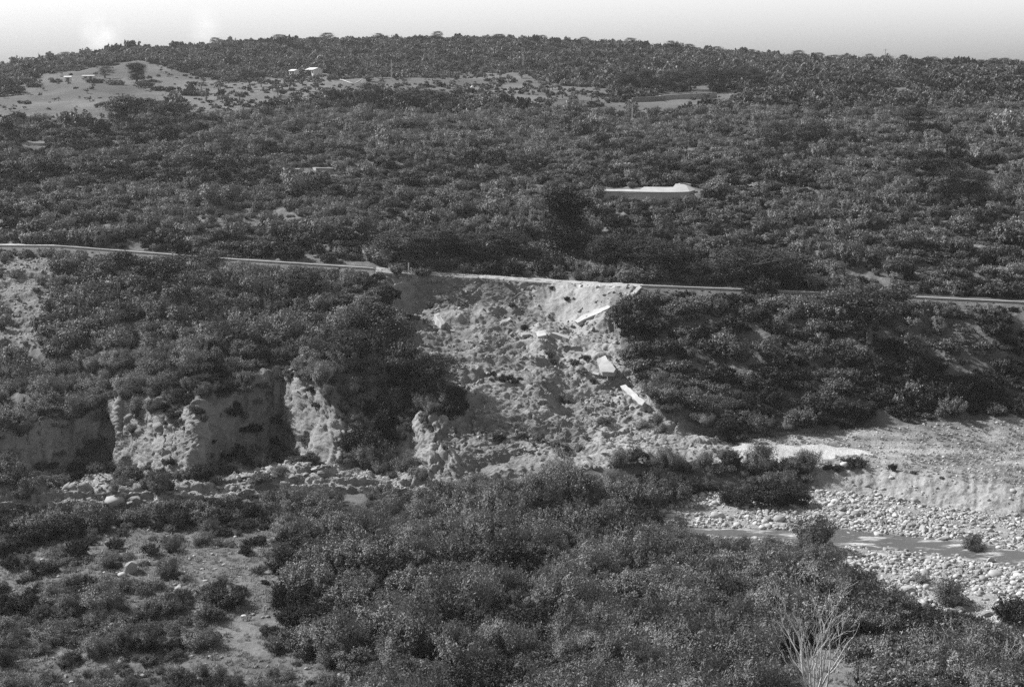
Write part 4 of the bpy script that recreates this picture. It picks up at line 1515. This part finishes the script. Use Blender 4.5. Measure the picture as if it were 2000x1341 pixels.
ROCKS = [(250, 1120, 40, 1.0, 'jagged pale rock heap on the stony meadow'), (238, 1126, 16, .8, 'small block at the foot of the jagged meadow rock'),
         (348, 1155, 19, .9, 'round white boulder on the stony meadow'), (341, 1143, 10, .7, 'small pale stone above the round white boulder'),
         (414, 1084, 8, 1, 'small upright pale stone on the upper meadow'), (449, 1082, 7, .8, 'small pale stone right of the upright one'),
         (340, 1209, 13, .8, 'pale stone at the foot of the feathery bush'), (354, 1209, 10, 1, 'tilted white stone right of the pale stone by the bush'),
         (476, 1206, 14, .6, 'leftmost of the flat pale stones below the round dark bush'), (493, 1202, 13, .6, 'second of the flat pale stones below the dark bush'),
         (512, 1207, 8, .7, 'last of the flat pale stones below the dark bush'),
         (276, 1322, 13, .7, 'white flat stone on the bottom meadow'), (372, 1283, 12, .5, 'flat stone where the bottom meadow starts'), (425, 1303, 9, .8, 'small stone left of the bottom tussocks'),
         (440, 1322, 8, .6, 'small stone on the bottom meadow by the tussocks'), (400, 1312, 10, .5, 'flat grey stone on the bottom meadow'),
         (163, 1291, 10, .7, 'stone right of the low bush patch'), (5, 1148, 12, .9, 'white stone at the left edge of the meadow'),
         (52, 1085, 9, .5, 'flat white stone on the upper left meadow'), (82, 1122, 10, .3, 'thin flat slab stone on the left meadow'), (40, 1122, 9, .3, 'thin flat stone near the left meadow edge'),
         (28, 1228, 14, .7, 'first of the pale stones heaped at the left'), (42, 1220, 14, .7, 'second of the pale stones heaped at the left'), (54, 1223, 12, .7, 'third of the pale stones heaped at the left'), (37, 1232, 10, .6, 'lowest of the pale stones heaped at the left'),
         (523, 1205, 8, .7, 'stone right of the flat pale group'), (394, 1113, 12, .4, 'flat stone in the middle of the meadow'), (420, 1112, 10, .4, 'flat stone right of the middle meadow one'), (437, 1105, 10, .8, 'bright stone upper right on the meadow'),
         (400, 1135, 10, .4, 'flat broken stone above the round dark bush'), (318, 1133, 9, .4, 'flat stone left above the round white boulder'),
         (225, 985, 38, .6, 'big pale boulder under the left cliff'), (262, 985, 34, .7, 'big pale boulder right of the first under the cliff'), (285, 990, 30, .6, 'third pale boulder under the cliff'),
         (30, 985, 30, .7, 'grey boulder at the cliff foot, far left'), (1664, 1160, 38, .7, 'large smooth boulder between the thicket and gravel bar'), (1645, 1163, 18, .8, 'smaller boulder left of the large smooth one'),
         (1700, 1182, 12, 1, 'boulder half sunk in the thicket'), (1778, 1160, 34, .7, 'large boulder on the gravel bar near the loose bush'), (1405, 1012, 24, .9, 'big grey boulder on the far bank, upstream'), (1560, 1025, 22, .7, 'grey boulder at the far edge of the water'),
         (1672, 1008, 18, .9, 'grey boulder on the gravel under the bluff'), (1674, 1024, 20, .7, 'pale boulder at the far bank'), (1560, 858, 14, 1.0, 'dark boulder on the terrace edge'), (1375, 1268, 30, .35, 'pale flat rock showing through the thicket'),
         (1955, 1222, 24, .8, 'pale boulder at the lower end of the gravel bar'), (1930, 1205, 30, .6, 'broad pale boulder near the end of the gravel bar'), (1550, 1052, 12, .7, 'stone standing in the stream'), (1840, 1058, 26, .6, 'pale boulder in the bend of the stream'), (1850, 1053, 16, .6, 'stone beside the pale one in the bend'),
         (952, 900, 8, .8, 'white stone on the ribbed toe of the slide'), (1135, 700, 14, .7, 'pale block left of the big fallen slab'), (1212, 658, 8, .8, 'small pale stone on the slide apron'), (1188, 660, 6, .7, 'tiny pale stone left of the slab track'),
         (1190, 815, 8, 1, 'pale block near the foot of the slide'), (1020, 795, 10, .7, 'flat block on the middle of the slide'), (796, 688, 10, .8, 'pale stone at the left rim of the slide'), (845, 760, 6, .8, 'small pale stone low on the left rim'),
         (797, 540, 9, .9, 'round pale stone lodged in the shaded scarp'), (882, 648, 14, .5, 'flat white stone on the slide bench'), (934, 636, 12, .5, 'pale flat stone in the middle of the bench'), (722, 562, 6, .8, 'pale stone on the slope left of the slide'),
         (1006, 590, 8, .9, 'pale stone beside the small bush in the bowl'), (1082, 800, 10, 1, 'grey block on the earth rib')]
for k_, (u, v, w_, hf, lb) in enumerate(ROCKS):
    q = hit(u, v)
    s = w_ * q.y / F * 1.1
    r_ = (u < 700 and v > 1060) or v > 950
    o = obj('rock', (stone_meshes if r_ else rock_meshes)[k_ % 6], loc=(q.x, q.y + s * .3, q.z + s * .18 * hf))
    o.scale = (s, s, s * 1.3 * hf)
    o.rotation_euler = (0, 0, random.uniform(-.5, .5))
    tag(o, lb, 'rock')

# rubble of the slide
rd = np.where(slide, 1.0, 0)
rub = in_poly(PU, PV, [(1120, 690), (1220, 700), (1260, 790), (1215, 800), (1150, 790), (1100, 760), (1080, 700)]) | in_poly(PU, PV, [(1010, 640), (1110, 645), (1120, 690), (1040, 700)]) | in_poly(PU, PV, [(1125, 600), (1215, 585), (1215, 615), (1140, 640)])
rd = np.where(slide & rub, 5.0, rd)
rd = np.where(slide & in_poly(PU, PV, [(1050, 560), (1210, 565), (1190, 600), (1110, 625), (1060, 600)]), .12, rd)
rd = np.where(slide & in_poly(PU, PV, [(1100, 840), (1440, 850), (1440, 910), (1080, 910)]), .25, rd)
rd = np.where(slide & MK['slide_dark'], 1.4, rd)
rd = np.where(bench_rock, 1.5, rd)
rd = np.where(MK['scree'] & is_seg('bench', 'scarp_base', 'lower'), 1.6, rd)
rd = np.where(cliff_w > .4, .35, rd)
rd = rd * np.clip(.6 + fbm(X * .25, Y * .25, 0 * X, 3, 64) * 2.2, .05, 2)
q3, _, _ = sample(rd, 17000, .36)
s3_ = .10 + .7 * rng.random(len(q3)) ** 5.5
scatter('rubble', rock_forms, q3 + np.stack([0 * s3_, 0 * s3_, s3_ * .1], 1), rng.random(len(q3)) * 6.283, s3_, rng.integers(0, 6, len(q3)),
        'broken rock and earth clods strewn over the landslide and cliff foot', tilt=rng.normal(0, .6, (len(q3), 2)))

# bedded blocks at the cliff foot
bb_items = []
for k_ in range(46):
    u = random.uniform(400, 640) if k_ < 34 else random.uniform(140, 380)
    if k_ < 34:
        v = float(np.interp(u, [400, 640], [962, 915])) + random.choice((-14, -4, 6)) + random.uniform(-2, 2)
    else:
        v = random.uniform(960, 985)
    q = hit(u, v)
    w_ = random.uniform(11, 22) * q.y / F
    o = obj('rock_block', rock_meshes[k_ % 6], loc=(q.x, q.y, q.z + .12))
    o.scale = (w_ * 1.3, w_ * 1.1, w_ * .8)
    o.rotation_euler = (0, random.uniform(-.12, .12), random.uniform(-.3, .3))
    o['category'] = 'rock block'
    bb_items.append((o, 'bedded', 'at the foot of the middle cliff' if k_ < 34 else 'at the foot of the left cliff', u))
label_rows(bb_items, ('rock block', 'rock blocks'), 'bedded rock blocks at the cliff foot')

# ------------------------------------------------------------------ grass
gdn = np.where(meadow, .8, 0) + np.where(terrace & (alb < .26), .22, 0) + np.where(is_seg('frame', 'bar_near') & ~gravel & ~meadow, .35, 0)
q4, _, _ = sample(gdn, 14000, .5)
s4 = .6 + .9 * rng.random(len(q4))
scatter('grass', tuft_forms, q4, rng.random(len(q4)) * 6.283, s4, rng.integers(0, 3, len(q4)), 'dry grass tufts on the stony meadow and terrace')

# ------------------------------------------------------------------ road, walls, slabs
ro, rin = CP['road_outer'], CP['road_inner']
jj = np.arange(NC)
tt = np.zeros(NC)
for j in jj:
    u = UC[j]
    if 745 < u < 1140:
        tt[j] = .42 + .12 * math.sin(u * .11) + .10 * math.sin(u * .31 + 1) + .1 * math.sin(u * .05)
    elif 1140 <= u < 1245:
        tt[j] = -.02 + .03 * math.sin(u * .4)
    else:
        tt[j] = .09
rvv = []
for k_ in range(5):
    t = tt + (.985 - tt) * k_ / 4
    q = ro * (1 - t[:, None]) + rin * t[:, None]
    q[:, 2] += .05 if k_ in (0, 4) else .055
    rvv.append(q)
und = rvv[0].copy(); und[:, 2] -= .28
rvv = [und] + rvv
rvv = np.stack(rvv, 0)
ii = np.arange(rvv.shape[0] * NC).reshape(rvv.shape[0], NC)
rf = np.stack([ii[:-1, :-1], ii[:-1, 1:], ii[1:, 1:], ii[1:, :-1]], -1).reshape(-1, 4)
M['road'] = solid_mat('road_surface', .46, scale=.7, var=.25, bump=.15, bdist=.02)
road_me = mesh_np('road', rvv.reshape(-1, 3), rf, M['ground'])
ra = np.where((UC > 735) & (UC < 1255), .34, np.where(UC < 118, .42, .09))
at_ = road_me.attributes.new('alb', 'FLOAT', 'POINT')
at_.data.foreach_set('value', np.tile(ra, rvv.shape[0]).astype(np.float32))
tag(obj('road', road_me), 'pale mountain road broken away above the landslide', kind='structure')


def strip_wall(name, pts, width, height, mat, label, cat='wall', batter=0.0, below=.8, step=None):
    """a wall following pts (front foot line), as one closed mesh, with a coping on top"""
    V, Fc = [], []
    n_ = len(pts)
    for i, p_ in enumerate(pts):
        d = (pts[min(i + 1, n_ - 1)] - pts[max(i - 1, 0)]); d.z = 0
        d.normalize()
        nrm = Vector((-d.y, d.x, 0))
        if nrm.y < 0:
            nrm = -nrm
        h = height if not callable(height) else height(i / (n_ - 1))
        for (o1, z1) in ((0 - batter, -below), (0, h - .09), (-.05, h - .09), (-.05, h), (width + .05, h), (width + .05, h - .09), (width, h - .09), (width, -below)):
            V.append(p_ + nrm * o1 + Vector((0, 0, z1)))
    for i in range(n_ - 1):
        for k_ in range(8):
            k2_ = (k_ + 1) % 8
            Fc.append((i * 8 + k_, i * 8 + k2_, (i + 1) * 8 + k2_, (i + 1) * 8 + k_))
    Fc.append(tuple(range(8))); Fc.append(tuple((n_ - 1) * 8 + k_ for k_ in range(8))[::-1])
    o = obj(name, mesh_py(name, V, Fc, mat))
    tag(o, label, cat)
    return o


def road_pts(u0, u1, n_, off=0.0):
    L = []
    for u in np.linspace(u0, u1, n_):
        q = np.array([np.interp(u, UC, ro[:, c]) for c in range(3)])
        L.append(Vector(q) + Vector((0, off, 0)))
    return L


strip_wall('parapet', road_pts(-690, 728, 150), .35, .24, M['concrete'], 'long low concrete parapet along the road left of the landslide')
strip_wall('parapet', road_pts(1250, 2690, 150), .35, .24, M['concrete'], 'long low concrete parapet along the road right of the landslide')
# hairpin: upper road seen as a pale deck with its retaining wall
hp = [(1180, 368), (1210, 369), (1240, 371), (1270, 374), (1300, 376), (1325, 375), (1345, 372), (1362, 369)]
y_hp = float(hit(1300, 386).y) - 1.0
dk = []
for (u, v) in hp:
    dx, yc, zc = ray(u, v)
    dk.append(Vector((y_hp * dx / yc, y_hp, EYE + y_hp * zc / yc)))
zt = dk[4].z
front = [Vector((p_.x, y_hp - 2.2 * math.sin(max(0, min(1, (i - 1) / 6)) * math.pi) + (0 if i < 7 else 2.5), zt)) for i, p_ in enumerate(dk)]
hw = empty('hairpin_wall', tuple(front[0]))
tag(hw, 'white curved retaining wall of the hairpin bend on the hill', 'retaining wall')
V, Fc = [], []
nq = 22
for i in range(nq):
    t = i / (nq - 1) * 7
    a_ = int(min(6, t)); f_ = t - a_
    p_ = front[a_].lerp(front[a_ + 1], f_)
    wid = 1.0 + .6 * i / 8 if i < 8 else (3.4 if i < 15 else 5.6 * (1 - .75 * ((i - 15) / 6) ** 2))
    for (oy, oz) in ((0, -2.6), (0, 0), (-.06, 0), (-.06, .22), (wid, .22 + .15 * wid), (wid, -.4)):
        V.append(p_ + Vector((0, oy, oz)) - hw.location)
for i in range(nq - 1):
    for k_ in range(5):
        Fc.append((i * 6 + k_, i * 6 + k_ + 1, (i + 1) * 6 + k_ + 1, (i + 1) * 6 + k_))
Fc.append(tuple(range(6))); Fc.append(tuple((nq - 1) * 6 + k_ for k_ in range(6))[::-1])
obj('wall_face', mesh_py('hairpin_wall_face', V, Fc, M['concrete']), hw)
pp = [front[5] + Vector((0.6, 5.6, .6)), front[6] + Vector((0, 5.2, .6)), front[7] + Vector((-.6, 1.2, .5))]
par = strip_wall('end_parapet', [p_ - hw.location for p_ in pp], .3, .5, M['concrete'], None, None, below=.3)
par.parent = hw
# fragments of other roads and walls on the hill
def low_wall(u0, v0, u1, v1, wid, hgt, label, mat='concrete', n_=8, name='low_wall', below=.8):
    pts = []
    for i in range(n_):
        t = i / (n_ - 1)
        q = hit(u0 + (u1 - u0) * t, v0 + (v1 - v0) * t)
        pts.append(q)
    ym = sum(p_.y for p_ in pts) / n_
    zs_ = [p_.z for p_ in pts]
    z0, z1_ = zs_[0], zs_[-1]
    out_ = []
    for i, p_ in enumerate(pts):
        t = i / (n_ - 1)
        yy = pts[0].y * (1 - t) + pts[-1].y * t
        out_.append(Vector((p_.x / p_.y * yy, yy, z0 * (1 - t) + z1_ * t)))
    return strip_wall(name, out_, wid, hgt, M[mat], label, below=below)


low_wall(50, 283, 90, 284, 2.4, .35, 'short white wall on the hill at the left edge of the scrub')
low_wall(560, 334, 585, 336, .5, .5, 'pale stub of wall below the gnarled tree', 'concrete_worn')
low_wall(617, 336, 655, 337, 2.5, .7, 'short pale wall right of the stub below the gnarled tree', 'concrete_worn')
low_wall(1236, 200, 1300, 196, .7, 1.1, 'lower dark dry stone terrace wall on the pale field', 'rock')
low_wall(1290, 196, 1400, 190, .7, 1.2, 'upper dry stone terrace wall on the pale field', 'rock')
low_wall(1060, 197, 1160, 202, .6, .6, 'thin terrace wall across the central field', 'rock')


def slab(name, poly, lift, thick, mat, label, cat='concrete slab', lean=(0, 0)):
    pts = [hit(u, v) for u, v in poly]
    c = sum(pts, Vector()) / len(pts)
    # plane through the points, by least squares z = a x + b y + c
    A_ = np.array([[p_.x - c.x, p_.y - c.y, 1] for p_ in pts]); zz = np.array([p_.z - c.z for p_ in pts])
    sol = np.linalg.lstsq(A_, zz, rcond=None)[0]
    ax, by = float(np.clip(sol[0], -.7, .7)), float(np.clip(sol[1], .25, .8))
    zc_ = c.z + lift
    out_ = []
    for (u, v) in poly:                      # where the sight line of each corner meets that plane
        dx, yc, zc = ray(u, v)
        # point (Y dx/yc, Y, EYE + Y zc/yc): z = zc_ + ax (x-cx) + by (y-cy)
        k1 = zc / yc - ax * dx / yc - by
        Yp = (zc_ - ax * c.x - by * c.y - EYE) / k1
        Yp = min(max(Yp, c.y - 4), c.y + 4)
        out_.append(Vector((Yp * dx / yc, Yp, EYE + Yp * zc / yc)))
    rs = random.Random(int(poly[0][0] * 7 + poly[0][1]))
    ring = []
    n_ = len(out_)
    for i in range(n_):
        a_, b2_ = out_[i], out_[(i + 1) % n_]
        L_ = (b2_ - a_).length
        kk = max(1, int(L_ / .45))
        for j in range(kk):
            q = a_.lerp(b2_, j / kk)
            if j:
                q = q + Vector((rs.uniform(-.12, .12), rs.uniform(-.14, .14), rs.uniform(-.03, .03)))
            ring.append(q)
    cen = sum(ring, Vector()) / len(ring)
    nrm = Vector((-ax, -by, 1)).normalized()
    V, Fc = [], []
    m_ = len(ring)
    for off, sh in ((0, .975), (-.03, 1.0), (-thick, 1.0 - .02)):
        for q in ring:
            V.append(cen + (q - cen) * sh + nrm * off - cen)
    for lv in (0, 1):
        for i in range(m_):
            i2_ = (i + 1) % m_
            Fc.append((lv * m_ + i, (lv + 1) * m_ + i, (lv + 1) * m_ + i2_, lv * m_ + i2_))
    Fc.append(tuple(range(m_)))
    Fc.append(tuple(2 * m_ + i for i in range(m_))[::-1])
    me_ = mesh_py(name, V, Fc, mat)
    bm = bmesh.new(); bm.from_mesh(me_); bmesh.ops.recalc_face_normals(bm, faces=bm.faces[:]); bm.to_mesh(me_); bm.free()
    o = obj(name, me_, loc=cen)
    tag(o, label, cat)
    return o


GR = None
slab('road_slab', [(1166, 700), (1182, 693), (1203, 720), (1199, 727), (1176, 726)], 1.1, .6, M['concrete'], 'broad white slab of road lying tilted on the slide rubble')
slab('parapet_fragment', [(1211, 753), (1221, 750), (1260, 783), (1254, 791), (1246, 788)], .95, .9, M['concrete'], 'long white parapet fragment pointing down the right slide edge', 'wall fragment')
slab('parapet_fragment', [(1121, 626), (1128, 630), (1172, 610), (1192, 599), (1188, 595), (1160, 604)], .5, .5, M['concrete'], 'long thin white parapet fragment under the road end', 'wall fragment')
slab('parapet_fragment', [(1076, 650), (1081, 648), (1114, 656), (1112, 662)], 1.0, .5, M['concrete'], 'white beam-like fragment propped on the slide bench', 'wall fragment')
slab('road_slab', [(1044, 647), (1062, 645), (1067, 654), (1050, 657)], .5, .4, M['concrete'], 'small pale slab left of the beam-like fragment')
slab('road_slab', [(1018, 649), (1034, 647), (1036, 652), (1020, 654)], .4, .35, M['concrete_worn'], 'smallest pale slab at the middle of the slide bench')
slab('parapet_fragment', [(974, 629), (996, 619), (999, 622), (977, 633)], .4, .35, M['concrete'], 'thin fragment slanting up in the slide bowl', 'wall fragment')
slab('wall_fragment', [(848, 613), (856, 610), (870, 629), (862, 635)], .9, .8, M['concrete'], 'rough pale wall fragment at the left of the slide bowl', 'wall fragment')
slab('road_slab', [(1158, 725), (1170, 728), (1169, 732), (1157, 729)], .3, .25, M['concrete'], 'narrow chip of slab below the broad white slab')
slab('road_slab', [(1214, 588), (1226, 574), (1228, 578), (1219, 590)], .6, .2, M['concrete_worn'], 'thin shard standing under the end of the right parapet')
slab('road_slab', [(1256, 790), (1264, 788), (1272, 800), (1266, 804)], .4, .4, M['concrete_worn'], 'stub of slab below the long white fragment')
slab('road_slab', [(734, 527), (760, 529), (770, 534), (738, 531)], .35, .3, M['concrete_worn'], 'broken edge of road at the left rim of the slide')
slab('road_slab', [(1232, 572), (1248, 558), (1254, 560), (1238, 577)], .35, .35, M['concrete'], 'pale broken road edge at the right rim of the slide')

# marker post and poles
def post(name, u, v, vtop, rad, mat, label, arm=False, cat='post', group=None):
    q = hit(u, v)
    h = (v - vtop) * q.y / F
    root = empty(name, (q.x, q.y, q.z))
    tv, tf = tube([Vector((0, 0, -.4)), Vector((0, 0, h * .5)), Vector((0, 0, h))], [rad, rad * .9, rad * .75], 8)
    obj('shaft', mesh_py(name + '_shaft', tv, tf, mat), root)
    if arm:
        tv, tf = tube([Vector((-.8, 0, h * .93)), Vector((.8, 0, h * .93))], [.06, .06], 4)
        obj('cross_arm', mesh_py(name + '_arm', tv, tf, mat), root)
    else:
        tv, tf = tube([Vector((0, 0, h)), Vector((0, 0, h + .08))], [rad * 1.15, rad * .8], 8)
        obj('cap', mesh_py(name + '_cap', tv, tf, mat), root)
    tag(root, label, cat, group)


post('marker_post', 798, 530, 514, .09, M['white_metal'], 'thin white marker post on the road above the slide')
post('marker_post', 803, 531, 524, .07, M['white_metal'], 'short pale stake just right of the marker post')
post('marker_post', 1130, 392, 383, .16, M['white_metal'], 'small white post above the ivy-clad tree')
post('utility_pole', 1022, 140, 108, .16, M['pole_wood'], 'pale utility pole above the central pale field', True, 'utility pole')
post('utility_pole', 765, 158, 118, .15, M['pole_wood'], 'utility pole left of the central field', True, 'utility pole')
post('utility_pole', 1728, 130, 97, .15, M['pole_wood'], 'thin utility pole just under the skyline on the right', True, 'utility pole')
post('utility_pole', 1235, 240, 205, .13, M['pole_wood'], 'utility pole at the corner of the terraced field', True, 'utility pole')


# ------------------------------------------------------------------ houses
def box(x0, x1, y0, y1, z0, z1):
    V = [(x0, y0, z0), (x1, y0, z0), (x1, y1, z0), (x0, y1, z0), (x0, y0, z1), (x1, y0, z1), (x1, y1, z1), (x0, y1, z1)]
    Fc = [(0, 1, 5, 4), (1, 2, 6, 5), (2, 3, 7, 6), (3, 0, 4, 7), (4, 5, 6, 7), (0, 3, 2, 1)]
    return V, Fc


def house(u, v, wpx, hm, label, rz, nwin, roofh=.9, mat='plaster'):
    q = hit(u, v)
    w_ = wpx * q.y / F
    d_ = min(w_ * .8, 6.5)
    root = empty('house', (q.x, q.y + d_ * .5, q.z), rz)
    obj('wall', mesh_py('house_wall', *box(-w_ / 2, w_ / 2, -d_ / 2, d_ / 2, -1.5, hm), M[mat]), root)
    e = .3
    V = [(-w_ / 2 - e, -d_ / 2 - e, hm + .005), (w_ / 2 + e, -d_ / 2 - e, hm + .005), (w_ / 2 + e, d_ / 2 + e, hm + .005), (-w_ / 2 - e, d_ / 2 + e, hm + .005), (-w_ / 2 - e, 0, hm + roofh), (w_ / 2 + e, 0, hm + roofh)]
    obj('roof', mesh_py('house_roof', V, [(0, 1, 5, 4), (2, 3, 4, 5), (1, 2, 5), (3, 0, 4), (0, 3, 2, 1)], M['roof' if mat != 'plaster' or roofh > 1 else 'plaster']), root)
    for k_ in range(nwin):
        x = -w_ / 2 + w_ * (k_ + .5) / nwin
        if k_ == nwin // 2:
            obj('door', mesh_py('house_door', *box(x - .4, x + .4, -d_ / 2 - .03, -d_ / 2 + .1, 0, min(2.0, hm * .8)), M['opening']), root)
        else:
            obj('window', mesh_py('house_window', *box(x - .4, x + .4, -d_ / 2 - .03, -d_ / 2 + .1, hm * .4, hm * .75), M['opening']), root)
    tag(root, label, 'house')


house(574, 149, 15, 1.7, 'small white house among olive trees, left of the larger one', -.75, 2, .5)
house(612, 148, 26, 1.9, 'larger white house among olive trees with low pale roof', -.85, 4, .7)
house(132, 160, 11, 1.4, 'tiny pale hut on the far left field', .1, 1, .3)
house(172, 156, 20, 1.2, 'low flat shed at the middle of the far left field', .0, 2, .2)
# shelter / tank in the central field
qq = hit(922, 180)
tv, tf = tube([Vector((0, 0, -.3)), Vector((0, 0, 1.2)), Vector((.2, 0, 1.7))], [.6, .6, .25], 10)
tag(obj('water_tank', mesh_py('water_tank', tv, tf, M['plaster']), loc=qq), 'small white water tank on the central pale field', 'tank')
# slack pale hose lying across the small field
pts = []
for t in np.linspace(0, 1, 14):
    u = 664 + 42 * t
    v = 156 + 7 * math.sin(math.pi * (t ** 1.4))
    pts.append(hit(u, v) + Vector((0, 0, .15)))
tv, tf = tube(pts, [.07] * 14, 5)
tag(obj('hose', mesh_py('hose', tv, tf, M['white_metal'])), 'slack white hose lying across the small pale field', 'hose')

# ------------------------------------------------------------------ haze: thin even air round the whole valley
HZ = True
if HZ:
    hm, hn, hout = new_mat('haze')
    pv = hn.nodes.new('ShaderNodeVolumePrincipled')
    pv.inputs['Color'].default_value = (.95, .95, .95, 1)
    pv.inputs['Density'].default_value = .00012
    pv.inputs['Anisotropy'].default_value = .3
    hn.links.new(pv.outputs[0], hout.inputs['Volume'])
    zlo = float(P[..., 2].min()) - 1.0
    zhi = max(float(P[..., 2].max()) + 14, EYE + 6)
    xr = float(np.abs(P[..., 0]).max()) + 20
    tag(obj('haze', mesh_py('haze', *box(-xr, xr, -30, float(P[..., 1].max()) + 20, zlo, zhi), hm)), 'thin pale haze filling the valley', kind='stuff')
